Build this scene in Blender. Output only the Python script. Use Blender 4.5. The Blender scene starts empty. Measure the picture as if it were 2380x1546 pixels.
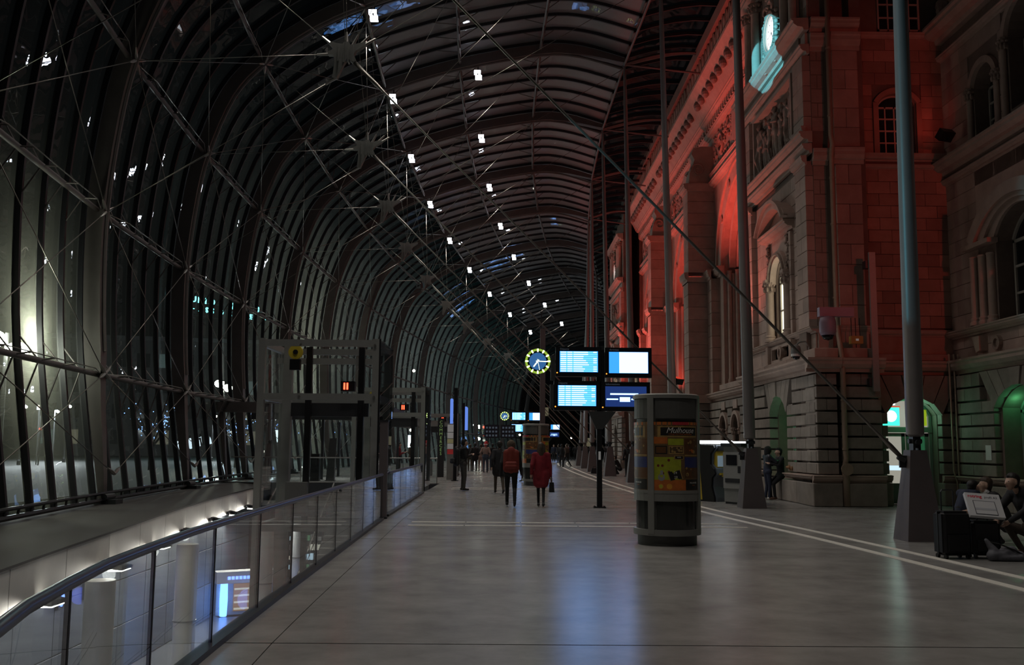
import bpy, bmesh, math, random
import numpy as np
from mathutils import Vector, Matrix, Euler
from mathutils.geometry import tessellate_polygon
random.seed(7)
PI = math.pi
scene = bpy.context.scene
COL = scene.collection

# ------------------------------------------------------------------ camera, world, exposure
F_PX, CX, CY, CAM_H = 2230.0, 1190.0, 773.0, 1.65
YAW, PITCH, ROLL = math.radians(.47), math.radians(6.7), math.radians(.46)
cam_data = bpy.data.cameras.new('camera')
cam_data.sensor_width = 36.0
cam_data.lens = 36.0 * F_PX / 2380.0
cam_data.clip_end = 600
cam = bpy.data.objects.new('camera', cam_data)
COL.objects.link(cam)
CAM_R = Matrix.Rotation(-YAW, 3, 'Z') @ Matrix.Rotation(PI/2 + PITCH, 3, 'X') @ Matrix.Rotation(ROLL, 3, 'Z')
cam.location = (0, 0, CAM_H)
cam.rotation_euler = CAM_R.to_euler()
scene.camera = cam
world = bpy.data.worlds.new('night')
scene.world = world
world.use_nodes = True
world.node_tree.nodes['Background'].inputs[0].default_value = (.30, .34, .42, 1)
world.node_tree.nodes['Background'].inputs[1].default_value = .0035
vs = scene.view_settings
vs.view_transform = 'Standard'; vs.look = 'None'; vs.gamma = 1.0; vs.use_curve_mapping = False
vs.exposure = 0.0
scene.cycles.transparent_max_bounces = 24

# ------------------------------------------------------------------ pixel -> place helpers
def ray(x, y):
    return CAM_R @ Vector(((x-CX)/F_PX, -(y-CY)/F_PX, -1))
def on_z(x, y, z=0.0):
    d = ray(x, y); t = (z-CAM_H)/d.z
    return Vector((0, 0, CAM_H)) + t*d
def on_y(x, y, Y):
    d = ray(x, y); return Vector((0, 0, CAM_H)) + (Y/d.y)*d
def on_x(x, y, X):
    d = ray(x, y); return Vector((0, 0, CAM_H)) + (X/d.x)*d

# ------------------------------------------------------------------ materials
MAT = {}
def mat(name, col=(.5,.5,.5), rough=.6, metal=0.0, var=0.0, scale=4.0, bump=0.0, rnd=0.0, emit=None, power=0.0, spec=.5, detail=5.0, stretch=None, coat=0.0):
    m = bpy.data.materials.new(name); m.use_nodes = True
    nt = m.node_tree; b = nt.nodes['Principled BSDF']
    b.inputs['Base Color'].default_value = (*col, 1)
    b.inputs['Roughness'].default_value = rough
    b.inputs['Metallic'].default_value = metal
    b.inputs['Specular IOR Level'].default_value = spec
    if coat: b.inputs['Coat Weight'].default_value = coat
    if emit:
        b.inputs['Emission Color'].default_value = (*emit, 1)
        b.inputs['Emission Strength'].default_value = power
    if var or bump or rnd:
        tc = nt.nodes.new('ShaderNodeTexCoord')
        mp = nt.nodes.new('ShaderNodeMapping')
        geo = nt.nodes.new('ShaderNodeNewGeometry')
        nt.links.new(geo.outputs['Position'], mp.inputs['Vector'])
        if stretch: mp.inputs['Scale'].default_value = stretch
        nz = nt.nodes.new('ShaderNodeTexNoise')
        nz.inputs['Scale'].default_value = scale; nz.inputs['Detail'].default_value = detail
        nz.inputs['Roughness'].default_value = .65
        nt.links.new(mp.outputs['Vector'], nz.inputs['Vector'])
        if var or rnd:
            mr = nt.nodes.new('ShaderNodeMapRange')
            mr.inputs['From Min'].default_value = .3; mr.inputs['From Max'].default_value = .7
            mr.inputs['To Min'].default_value = 1-var; mr.inputs['To Max'].default_value = 1+var
            nt.links.new(nz.outputs['Fac'], mr.inputs['Value'])
            val = mr.outputs['Result']
            if rnd:
                oi = nt.nodes.new('ShaderNodeObjectInfo')
                m2 = nt.nodes.new('ShaderNodeMapRange')
                m2.inputs['To Min'].default_value = 1-rnd; m2.inputs['To Max'].default_value = 1+rnd
                nt.links.new(oi.outputs['Random'], m2.inputs['Value'])
                mu = nt.nodes.new('ShaderNodeMath'); mu.operation = 'MULTIPLY'
                nt.links.new(val, mu.inputs[0]); nt.links.new(m2.outputs['Result'], mu.inputs[1])
                val = mu.outputs[0]
            mx = nt.nodes.new('ShaderNodeVectorMath'); mx.operation = 'SCALE'
            mx.inputs[0].default_value = col
            nt.links.new(val, mx.inputs['Scale'])
            nt.links.new(mx.outputs['Vector'], b.inputs['Base Color'])
        if bump:
            bp = nt.nodes.new('ShaderNodeBump')
            bp.inputs['Strength'].default_value = bump; bp.inputs['Distance'].default_value = .02
            nt.links.new(nz.outputs['Fac'], bp.inputs['Height'])
            nt.links.new(bp.outputs['Normal'], b.inputs['Normal'])
    MAT[name] = m
    return m
def glow(name, col, power, base=(.02,.02,.02)):
    return mat(name, base, .4, emit=col, power=power)
def glass(name, tint=(.8,.86,.84), haze=0.0, ior=1.5, rough=0.0, haze_col=(.8,.85,.8), streak=0.0, dirt=False, frit=0.0):
    m = bpy.data.materials.new(name); m.use_nodes = True
    nt = m.node_tree; nt.nodes.clear()
    out = nt.nodes.new('ShaderNodeOutputMaterial')
    tr = nt.nodes.new('ShaderNodeBsdfTransparent'); tr.inputs[0].default_value = (*tint, 1)
    gl = nt.nodes.new('ShaderNodeBsdfGlossy'); gl.inputs['Roughness'].default_value = rough
    gl.inputs[0].default_value = (.95,.97,1,1)
    g0 = nt.nodes.new('ShaderNodeNewGeometry')
    dt = nt.nodes.new('ShaderNodeVectorMath'); dt.operation = 'DOT_PRODUCT'
    nt.links.new(g0.outputs['Incoming'], dt.inputs[0]); nt.links.new(g0.outputs['Normal'], dt.inputs[1])
    ab = nt.nodes.new('ShaderNodeMath'); ab.operation = 'ABSOLUTE'; nt.links.new(dt.outputs['Value'], ab.inputs[0])
    om = nt.nodes.new('ShaderNodeMath'); om.operation = 'SUBTRACT'; om.inputs[0].default_value = 1; nt.links.new(ab.outputs[0], om.inputs[1])
    pw = nt.nodes.new('ShaderNodeMath'); pw.operation = 'POWER'; pw.inputs[1].default_value = 5; nt.links.new(om.outputs[0], pw.inputs[0])
    f0 = ((ior-1)/(ior+1))**2
    fr = nt.nodes.new('ShaderNodeMath'); fr.operation = 'MULTIPLY_ADD'; fr.inputs[1].default_value = 1-f0; fr.inputs[2].default_value = f0; nt.links.new(pw.outputs[0], fr.inputs[0])
    mx = nt.nodes.new('ShaderNodeMixShader')
    nt.links.new(fr.outputs[0], mx.inputs[0]); nt.links.new(tr.outputs[0], mx.inputs[1]); nt.links.new(gl.outputs[0], mx.inputs[2])
    last = mx
    if haze:
        tl = nt.nodes.new('ShaderNodeBsdfTranslucent'); tl.inputs[0].default_value = (*haze_col, 1)
        m3 = nt.nodes.new('ShaderNodeMixShader'); m3.inputs[0].default_value = haze
        if dirt:
            nz = nt.nodes.new('ShaderNodeTexNoise'); nz.inputs['Scale'].default_value = .6; nz.inputs['Detail'].default_value = 4
            geo = nt.nodes.new('ShaderNodeNewGeometry'); nt.links.new(geo.outputs['Position'], nz.inputs['Vector'])
            mr = nt.nodes.new('ShaderNodeMapRange'); mr.inputs['From Min'].default_value = .3; mr.inputs['From Max'].default_value = .7
            mr.inputs['To Min'].default_value = haze*.8; mr.inputs['To Max'].default_value = haze*1.2
            nt.links.new(nz.outputs['Fac'], mr.inputs['Value']); nt.links.new(mr.outputs[0], m3.inputs[0])
        nt.links.new(mx.outputs[0], m3.inputs[1]); nt.links.new(tl.outputs[0], m3.inputs[2])
        last = m3
    if frit:
        df = nt.nodes.new('ShaderNodeBsdfDiffuse'); df.inputs[0].default_value = (.72,.72,.76,1)
        m4 = nt.nodes.new('ShaderNodeMixShader'); m4.inputs[0].default_value = frit
        nt.links.new(last.outputs[0], m4.inputs[1]); nt.links.new(df.outputs[0], m4.inputs[2]); last = m4
    if streak:
        nz = nt.nodes.new('ShaderNodeTexNoise'); nz.inputs['Scale'].default_value = .55; nz.inputs['Detail'].default_value = 2
        geo = nt.nodes.new('ShaderNodeNewGeometry'); nt.links.new(geo.outputs['Position'], nz.inputs['Vector'])
        bp = nt.nodes.new('ShaderNodeBump'); bp.inputs['Strength'].default_value = streak; bp.inputs['Distance'].default_value = .1
        nt.links.new(nz.outputs['Fac'], bp.inputs['Height'])
        nt.links.new(bp.outputs['Normal'], gl.inputs['Normal'])
    nt.links.new(last.outputs[0], out.inputs[0])
    MAT[name] = m
    return m

mat('rib_paint', (.115,.10,.098), .5, .2, var=.12, scale=2)
mat('mullion_paint', (.03,.03,.036), .45, .3)
mat('steel', (.33,.32,.30), .35, .8)
mat('cable', (.20,.185,.165), .4, .8)
mat('node_cast', (.20,.20,.19), .6, .3, var=.1, scale=3)
mat('mast_paint', (.24,.22,.22), .42, .25, var=.05, scale=2)
mat('pylon_paint', (.125,.105,.108), .55, .1, var=.06, scale=3)
mat('floor_stone', (.265,.258,.248), .25, var=.26, scale=1.3, bump=.05, detail=10, spec=.31)
mat('floor_joint', (.03,.03,.033), .7)
mat('tactile', (.66,.63,.57), .6, var=.12, scale=14)
mat('concrete', (.34,.335,.32), .75, var=.1, scale=2.2, bump=.1)
mat('concrete_white', (.52,.51,.48), .7, var=.06, scale=1.5)
mat('concrete_dark', (.033,.031,.030), .75, var=.12, scale=1.2)
mat('panel_blue', (.058,.068,.085), .6, var=.12, scale=.8, rnd=.12)
mat('lower_floor', (.12,.125,.14), .28, var=.1, scale=1)
mat('stone', (.40,.29,.245), .82, var=.16, scale=1.6, bump=.18, rnd=.16, detail=8)
mat('stone_trim', (.42,.31,.26), .8, var=.14, scale=2.2, bump=.15, detail=8)
mat('stone_grey', (.255,.215,.185), .85, var=.2, scale=2.6, bump=.25, rnd=.14, detail=9)
mat('stone_red', (.36,.21,.165), .82, var=.2, scale=1.4, bump=.15, rnd=.24, detail=8)
mat('stone_core', (.20,.145,.12), .9, var=.15, scale=2)
mat('stone_carved', (.33,.24,.20), .85, var=.3, scale=7, bump=.5, detail=6)
mat('lead', (.20,.15,.13), .6, .1, var=.1)
mat('pipe', (.36,.27,.20), .5, .2, var=.1, scale=3)
mat('black_metal', (.018,.018,.02), .4, .4)
mat('dark_metal', (.05,.052,.056), .42, .5)
mat('grey_metal', (.30,.305,.29), .45, .25, var=.06)
mat('grey_paint', (.165,.165,.16), .5, .1)
mat('white_paint', (.7,.7,.68), .5)
mat('window_paint', (.42,.38,.33), .5)
mat('window_green', (.24,.27,.24), .5)
mat('dark_pane', (.012,.013,.016), .08, spec=.6)
mat('rubber', (.015,.015,.015), .8)
glass('shell_glass', (.74,.80,.78), haze=.12, ior=1.42, streak=.13, dirt=True, haze_col=(.78,.84,.74))
glass('frit_glass', (.66,.70,.72), haze=.08, ior=1.42, streak=.13, dirt=True, haze_col=(.7,.72,.75), frit=.26)
glass('rail_glass', (.92,.95,.95), haze=.003, ior=1.45)
glass('lift_glass', (.94,.96,.96), haze=.002, ior=1.4)
glow('lamp_white', (.86,.90,1.0), 18)
glow('lamp_warm', (1.0,.93,.74), 14)
glow('screen_blue', (.04,.30,1.0), 1.5)
glow('screen_cyan', (.10,.42,1.0), 2.1)
glow('screen_white', (.28,.48,1.0), 3.5)
glow('screen_dark', (.012,.035,.16), 1.0)
glow('led_orange', (1.0,.28,.03), 3)
glow('led_red', (1.0,.05,.02), 7)
glow('led_green', (.1,1.0,.3), 4)
glow('led_blue', (.12,.22,1.0), 6)
glow('neon_cyan', (.20,.95,1.0), 5)
glow('clock_face', (.93,.96,1.0), 3.2)
glow('dial_lime', (.62,1.0,.10), 1.5)
glow('dial_white', (.88,1.0,.62), 2.2)
glow('dial_blue', (.035,.13,.33), 1.0)
glow('lit_window', (1.0,.97,.72), 2.2)
glow('lit_green', (.10,.85,.42), 1.6)
glow('lit_room', (.75,.70,.60), .42)

mat('hand_rail',(.10,.105,.15),.3,.7)
glow('lamp_strip',(1.0,.96,.85),9)
glow('warm_picture',(.5,.28,.12),.7)
glow('tube_blue',(.12,.32,1.0),7)
glow('led_shop',(.55,.75,.9),1.2); glow('green_shop',(.15,.4,.2),.5); glow('warm_shop',(.9,.85,.7),.9)

# ------------------------------------------------------------------ mesh helpers
class MB:
    def __init__(s): s.v=[]; s.f=[]; s.m=[]; s.cur=0; s.tf=None
    def p(s, *co):
        c = Vector(co)
        if s.tf is not None: c = s.tf(c)
        s.v.append(c); return len(s.v)-1
    def face(s, idx): s.f.append(tuple(idx)); s.m.append(s.cur)
    def box(s, x0,x1,y0,y1,z0,z1):
        i=[s.p(x,y,z) for z in (z0,z1) for y in (y0,y1) for x in (x0,x1)]
        for q in ((0,2,3,1),(4,5,7,6),(0,1,5,4),(2,6,7,3),(0,4,6,2),(1,3,7,5)): s.face([i[k] for k in q])
        return s
    def frustum(s, c, a, b, z0, z1, c1=None):
        # rectangular base a=(hx,hy) to top b
        c1 = c1 or c
        i=[s.p(c[0]+sx*a[0], c[1]+sy*a[1], z0) for sx,sy in ((-1,-1),(1,-1),(1,1),(-1,1))]
        j=[s.p(c1[0]+sx*b[0], c1[1]+sy*b[1], z1) for sx,sy in ((-1,-1),(1,-1),(1,1),(-1,1))]
        s.face(i[::-1]); s.face(j)
        for k in range(4): s.face((i[k], i[(k+1)%4], j[(k+1)%4], j[k]))
        return s
    def tube(s, path, r, n=8, cap=True):
        path=[Vector(p) for p in path]; rs = r if isinstance(r,(list,tuple)) else [r]*len(path)
        rings=[]; up=None
        for k,p in enumerate(path):
            d=(path[min(k+1,len(path)-1)]-path[max(k-1,0)])
            if d.length<1e-9: d=Vector((0,0,1))
            d.normalize()
            if up is None:
                up=Vector((0,0,1)) if abs(d.z)<.9 else Vector((1,0,0))
            a=d.cross(up)
            if a.length<1e-5: a=d.cross(Vector((0,1,0)))
            a.normalize(); b=a.cross(d); up=b
            rings.append([s.p(*(p+rs[k]*(math.cos(2*PI*t/n)*a+math.sin(2*PI*t/n)*b))) for t in range(n)])
        for k in range(len(rings)-1):
            for t in range(n):
                s.face((rings[k][t],rings[k][(t+1)%n],rings[k+1][(t+1)%n],rings[k+1][t]))
        if cap: s.face(rings[0][::-1]); s.face(rings[-1])
        return s
    def lathe(s, prof, c=(0,0), n=16, a0=0, a1=2*PI, ell=1.0):
        full = abs(a1-a0-2*PI)<1e-6
        m = n if full else n+1
        rings=[[s.p(c[0]+r*math.cos(a0+(a1-a0)*t/n), c[1]+ell*r*math.sin(a0+(a1-a0)*t/n), z) for t in range(m)] for r,z in prof]
        for k in range(len(rings)-1):
            for t in range(n):
                u=(t+1)%m if full else t+1
                s.face((rings[k][t],rings[k][u],rings[k+1][u],rings[k+1][t]))
        if full:
            if prof[0][0]>1e-4: s.face(rings[0][::-1])
            if prof[-1][0]>1e-4: s.face(rings[-1])
        return s
    def ball(s, c, r, nu=10, nv=6):
        r = r if isinstance(r,(list,tuple)) else (r,r,r)
        rings=[[s.p(c[0]+r[0]*math.sin(PI*j/nv)*math.cos(2*PI*i/nu), c[1]+r[1]*math.sin(PI*j/nv)*math.sin(2*PI*i/nu), c[2]+r[2]*math.cos(PI*j/nv)) for i in range(nu)] for j in range(1,nv)]
        t=s.p(c[0],c[1],c[2]+r[2]); b=s.p(c[0],c[1],c[2]-r[2])
        for i in range(nu):
            s.face((t,rings[0][i],rings[0][(i+1)%nu])); s.face((b,rings[-1][(i+1)%nu],rings[-1][i]))
        for k in range(len(rings)-1):
            for i in range(nu): s.face((rings[k][i],rings[k+1][i],rings[k+1][(i+1)%nu],rings[k][(i+1)%nu]))
        return s
    def loft(s, secs, close=True, cap=True):
        n=len(secs[0]); rings=[[s.p(*q) for q in sec] for sec in secs]
        for k in range(len(rings)-1):
            for t in range(n if close else n-1):
                u=(t+1)%n
                s.face((rings[k][t],rings[k][u],rings[k+1][u],rings[k+1][t]))
        if cap: s.face(rings[0][::-1]); s.face(rings[-1])
        return s
    def poly(s, outer, holes=(), n0=0.0, n1=.1):
        """polygon (u,v) with holes, extruded n0..n1; local axes u,v,n"""
        loops=[[Vector((a,b,0)) for a,b in outer]]+[[Vector((a,b,0)) for a,b in h] for h in holes]
        flat=[q for l in loops for q in l]
        tri=tessellate_polygon(loops)
        fi=[s.p(q.x,q.y,n1) for q in flat]; bi=[s.p(q.x,q.y,n0) for q in flat]
        for t in tri: s.face([fi[k] for k in t]); s.face([bi[k] for k in t][::-1])
        o=0
        for l in loops:
            m=len(l)
            for k in range(m):
                a,b=o+k,o+(k+1)%m
                s.face((fi[a],fi[b],bi[b],bi[a]))
            o+=m
        return s
    def arch(s, cu, cv, r0, r1, a0, a1, n0, n1, seg=16):
        P=lambda r,a,n: s.p(cu+r*math.cos(a), cv+r*math.sin(a), n)
        A=[a0+(a1-a0)*k/seg for k in range(seg+1)]
        secs=[[P(r0,a,n0),P(r0,a,n1),P(r1,a,n1),P(r1,a,n0)] for a in A]
        for k in range(seg):
            for t in range(4):
                s.face((secs[k][t],secs[k][(t+1)%4],secs[k+1][(t+1)%4],secs[k+1][t]))
        s.face(secs[0][::-1]); s.face(secs[-1])
        return s
    def run(s, prof, u0, u1):
        """profile [(v,n)...] extruded along u"""
        a=[s.p(u0,v,n) for v,n in prof]; b=[s.p(u1,v,n) for v,n in prof]; m=len(prof)
        for k in range(m): s.face((a[k],a[(k+1)%m],b[(k+1)%m],b[k]))
        s.face(a[::-1]); s.face(b)
        return s
    def build(s, name, material, parent=None, smooth=False, normals=True):
        me=bpy.data.meshes.new(name)
        me.from_pydata([tuple(c) for c in s.v], [], s.f)
        mats=material if isinstance(material,(list,tuple)) else [material]
        for m in mats: me.materials.append(MAT[m])
        if len(mats)>1: me.polygons.foreach_set('material_index', s.m)
        if normals:
            bm=bmesh.new(); bm.from_mesh(me); bmesh.ops.recalc_face_normals(bm, faces=bm.faces[:]); bm.to_mesh(me); bm.free()
        if smooth:
            me.polygons.foreach_set('use_smooth',[True]*len(me.polygons))
        me.update()
        o=bpy.data.objects.new(name, me); COL.objects.link(o)
        if parent is not None: o.parent=parent
        return o
def smooth_angle(o, deg=40):
    me=o.data; me.polygons.foreach_set('use_smooth',[True]*len(me.polygons))
    bm=bmesh.new(); bm.from_mesh(me)
    for e in bm.edges:
        e.smooth = not (len(e.link_faces)==2 and e.calc_face_angle(0)>math.radians(deg))
    bm.to_mesh(me); bm.free()
    return o
def tag(o, label=None, cat=None, group=None, kind=None):
    if label: o['label']=label
    if cat: o['category']=cat
    if group: o['group']=group
    if kind: o['kind']=kind
    return o
def thing(name, label, cat, loc=(0,0,0), rz=0, group=None, kind=None):
    o=bpy.data.objects.new(name, None); COL.objects.link(o)
    o.location=loc; o.rotation_euler=(0,0,rz); o.empty_display_size=.2
    return tag(o,label,cat,group,kind)
def struct(name, label=None):
    o=bpy.data.objects.new(name, None); COL.objects.link(o); o['kind']='structure'
    if label: o['label']=label
    return o
def copy_tree(o, parent=None):
    c=o.copy(); COL.objects.link(c); c.parent=parent
    for ch in [k for k in bpy.data.objects if k.parent==o]: copy_tree(ch,c)
    return c
_bx={}
def box_mesh(dx,dy,dz,bev,material):
    key=(round(dx,2),round(dy,2),round(dz,2),round(bev,3),material)
    if key not in _bx:
        bm=bmesh.new(); bmesh.ops.create_cube(bm,size=1)
        for v in bm.verts: v.co=Vector((v.co.x*dx,v.co.y*dy,v.co.z*dz))
        if bev: bmesh.ops.bevel(bm,geom=bm.edges[:],offset=bev,segments=1,affect='EDGES')
        me=bpy.data.meshes.new('block'); bm.to_mesh(me); bm.free(); me.materials.append(MAT[material]); _bx[key]=me
    return _bx[key]
def block(name, x0,x1,y0,y1,z0,z1, material, parent=None, bev=.01):
    o=bpy.data.objects.new(name, box_mesh(x1-x0,y1-y0,z1-z0,bev,material)); COL.objects.link(o)
    o.location=((x0+x1)/2,(y0+y1)/2,(z0+z1)/2)
    if parent is not None: o.parent=parent
    return o
def text_mesh(body, size, extrude=.004, shear=0.0, align='CENTER', bold=0.0):
    cu=bpy.data.curves.new('lettering','FONT'); cu.body=body; cu.size=size; cu.extrude=extrude; cu.shear=shear; cu.align_x=align; cu.offset=bold
    cu.resolution_u=2
    o=bpy.data.objects.new('lettering',cu); COL.objects.link(o)
    dg=bpy.context.evaluated_depsgraph_get()
    me=bpy.data.meshes.new_from_object(o.evaluated_get(dg))
    bpy.data.objects.remove(o)
    return me
def text(body, size, loc, rot, material, parent=None, name='lettering', **kw):
    me=text_mesh(body,size,**kw); me.materials.clear(); me.materials.append(MAT[material])
    o=bpy.data.objects.new(name, me); COL.objects.link(o); o.location=loc; o.rotation_euler=rot
    if parent is not None: o.parent=parent
    return o
def lamp(name, kind, loc, power, col, parent=None, target=None, size=.2, angle=70, blend=.6, radius=.15):
    l=bpy.data.lights.new(name, kind); l.energy=power; l.color=col
    if kind=='SPOT': l.spot_size=math.radians(angle); l.spot_blend=blend; l.shadow_soft_size=radius
    if kind=='POINT': l.shadow_soft_size=radius
    if kind=='AREA': l.size=size
    o=bpy.data.objects.new(name,l); COL.objects.link(o); o.location=loc
    if target is not None:
        o.rotation_euler=(Vector(target)-Vector(loc)).to_track_quat('-Z','Y').to_euler()
    if parent is not None: o.parent=parent
    return o
def W(X0):  # west-facing wall frame: u->Y, v->Z, n->-X
    return lambda c: Vector((X0-c.z, c.x, c.y))
def S(Y0):  # camera-facing wall frame: u->X, v->Z, n->-Y
    return lambda c: Vector((c.x, Y0-c.z, c.y))
def FB(fr):
    b=MB(); b.tf=fr; return b
def stone(name, fr, u0,u1,v0,v1,n0,n1, material, parent, bev=.012):
    a=fr(Vector((u0,v0,n0))); b=fr(Vector((u1,v1,n1)))
    lo=[min(a[k],b[k]) for k in range(3)]; hi=[max(a[k],b[k]) for k in range(3)]
    return block(name, lo[0],hi[0],lo[1],hi[1],lo[2],hi[2], material, parent, bev)
glow('green_pane',(.03,.16,.07),.5); glow('lit_room2',(.62,.60,.50),.5); glow('sign_green',(.05,.85,.55),1.6); glow('sign_white',(.7,1.0,.85),4); glow('lime_pane',(.45,.65,.02),.55); glow('led_red_dim',(.9,.05,.03),.7)
mat('notice_white',(.62,.62,.6),.6,emit=(.6,.6,.58),power=.12); mat('notice_cream',(.5,.48,.25),.6,emit=(.5,.48,.25),power=.1); mat('notice_red',(.5,.05,.05),.6,emit=(.5,.04,.04),power=.15)
mat('board_case',(.02,.022,.026),.35,.3); mat('board_side',(.06,.063,.065),.5,.2)
mat('kiosk_frame',(.25,.25,.235),.5,.2,var=.05); mat('kiosk_panel',(.10,.10,.095),.55,.1,var=.1,scale=6); mat('kiosk_glass_dark',(.03,.032,.03),.12,spec=.6)
for n,c in dict(pr_orange=(.55,.15,.03),pr_orange2=(.75,.33,.04),pr_wood=(.17,.10,.045),pr_wood2=(.10,.06,.03),pr_black=(.015,.014,.013),pr_lime=(.38,.42,.03),pr_lime2=(.52,.52,.05),pr_red=(.5,.04,.05),pr_maroon=(.16,.02,.02),pr_blue=(.03,.04,.16),pr_brown=(.13,.055,.02),pr_gold=(.38,.24,.08),pr_white=(.75,.73,.70),pr_grey=(.3,.3,.3),pr_tan=(.45,.32,.2)).items(): mat(n,c,.45,var=.18,scale=9)
mat('machine_yellow',(.50,.36,.03),.45); mat('machine_grey',(.23,.23,.22),.5,.2,var=.06); mat('machine_blue',(.12,.14,.17),.45,.2); mat('machine_black',(.01,.01,.011),.4)
mat('case_black',(.008,.008,.010),.6,var=.2,scale=20); mat('bag_grey',(.13,.13,.15),.7,var=.25,scale=10); mat('box_white',(.62,.62,.64),.55); mat('box_grey',(.45,.46,.5),.5); mat('ink_red',(.6,.05,.08),.6); mat('ink_dark',(.08,.08,.1),.6)
mat('bark',(.03,.025,.02),.9); mat('paving',(.035,.036,.034),.7,var=.2,scale=.5); mat('dark_wall',(.035,.035,.037),.8)
glow('street_head',(.98,1.0,.80),60); glow('billboard',(.75,.92,1.0),5); glow('bulb_blue',(.20,.38,1.0),5); glow('win_warm',(.9,.8,.5),.10); glow('win_cool',(.5,.8,.8),.08); mat('column_white',(.78,.76,.70),.6,var=.05,scale=1.5); glow('led_amber',(1.0,.5,.1),3); glow('panel_blue_lit',(.10,.20,.62),1.2)
glow('ink_dim',(.16,.20,.26),.22); glow('text_green',(.32,.52,.16),.32); mat('pulley_yellow',(.55,.42,.03),.5); mat('sign_navy',(.02,.022,.035),.5); glow('screen_panel',(.22,.30,.36),.45); glow('top_light',(.9,.96,1.0),4); mat('machine_grey2',(.28,.28,.27),.45,.2)
# ------------------------------------------------------------------ continuous bodies from tapered limbs
def _caps_geo(caps):
    V=[];Fc=[]
    for c in caps:
        a,b,ra,rb=Vector(c[0]),Vector(c[1]),c[2],c[3]; flat=c[5] if len(c)>5 else 1.0
        d=b-a; L=d.length
        d = d/L if L>1e-6 else Vector((0,0,1))
        u=Vector((0,0,1)) if abs(d.z)<.9 else Vector((1,0,0))
        p=d.cross(u).normalized(); q=p.cross(d); n=12
        rings=[]
        for al in (80,50,20): t=math.radians(al); rings.append((a-d*ra*math.sin(t),ra*math.cos(t),a))
        rings.append((a,ra,a)); rings.append((b,rb,b))
        for al in (20,50,80): t=math.radians(al); rings.append((b+d*rb*math.sin(t),rb*math.cos(t),b))
        base=len(V)
        for cen,r,ref in rings:
            for k in range(n):
                co=cen+r*(math.cos(2*PI*k/n)*p+math.sin(2*PI*k/n)*q)
                axis=a+d*max(0,min(L,(co-a).dot(d)))
                off=co-axis; off.y*=flat
                V.append(axis+off)
        m=len(rings)
        for j in range(m-1):
            for k in range(n): Fc.append((base+j*n+k,base+j*n+(k+1)%n,base+(j+1)*n+(k+1)%n,base+(j+1)*n+k))
        Fc.append(tuple(base+k for k in range(n))[::-1]); Fc.append(tuple(base+(m-1)*n+k for k in range(n)))
    return V,Fc
def voxel_mesh(caps, mats, voxel=.014, smooth=4, name='body'):
    """one continuous surface grown over all limbs; each face takes the material of its nearest limb"""
    V,Fc=_caps_geo(caps)
    me=bpy.data.meshes.new(name); me.from_pydata([tuple(v) for v in V],[],Fc)
    bm=bmesh.new(); bm.from_mesh(me); bmesh.ops.recalc_face_normals(bm,faces=bm.faces[:]); bm.to_mesh(me); bm.free()
    o=bpy.data.objects.new(name,me); COL.objects.link(o)
    r=o.modifiers.new('r','REMESH'); r.mode='VOXEL'; r.voxel_size=voxel
    s=o.modifiers.new('s','SMOOTH'); s.iterations=smooth; s.factor=.5
    dg=bpy.context.evaluated_depsgraph_get()
    out=bpy.data.meshes.new_from_object(o.evaluated_get(dg))
    bpy.data.objects.remove(o); bpy.data.meshes.remove(me)
    out.name=name
    out.materials.clear()
    for m in mats: out.materials.append(MAT[m])
    n=len(out.polygons)
    if n:
        cen=np.empty(n*3); out.polygons.foreach_get('center',cen); cen=cen.reshape(-1,3)
        best=np.full(n,1e9); idx=np.zeros(n,int)
        for c in caps:
            a=np.array(c[0],float); b=np.array(c[1],float); d=b-a; L2=max(d@d,1e-9); flat=c[5] if len(c)>5 else 1.0
            t=np.clip(((cen-a)@d)/L2,0,1); off=cen-(a+t[:,None]*d); off[:,1]/=flat
            dist=np.linalg.norm(off,axis=1)-(c[2]+(c[3]-c[2])*t)
            w=dist<best; best[w]=dist[w]; idx[w]=mats.index(c[4])
        out.polygons.foreach_set('material_index',idx.astype(np.int32))
        out.polygons.foreach_set('use_smooth',np.ones(n,bool))
    out.update()
    return out
JOINT=dict(pel=(0,0,.96),waist=(0,0,1.10),chest=(0,.0,1.33),neck=(0,-.01,1.50),head=(0,.02,1.635),
  shl=(-.18,0,1.425),shr=(.18,0,1.425),ell=(-.25,-.03,1.14),elr=(.25,-.03,1.14),wrl=(-.26,.06,.90),wrr=(.26,.06,.90),
  hil=(-.095,0,.93),hir=(.095,0,.93),knl=(-.10,.03,.50),knr=(.10,.03,.50),anl=(-.10,0,.09),anr=(.10,0,.09))
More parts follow.
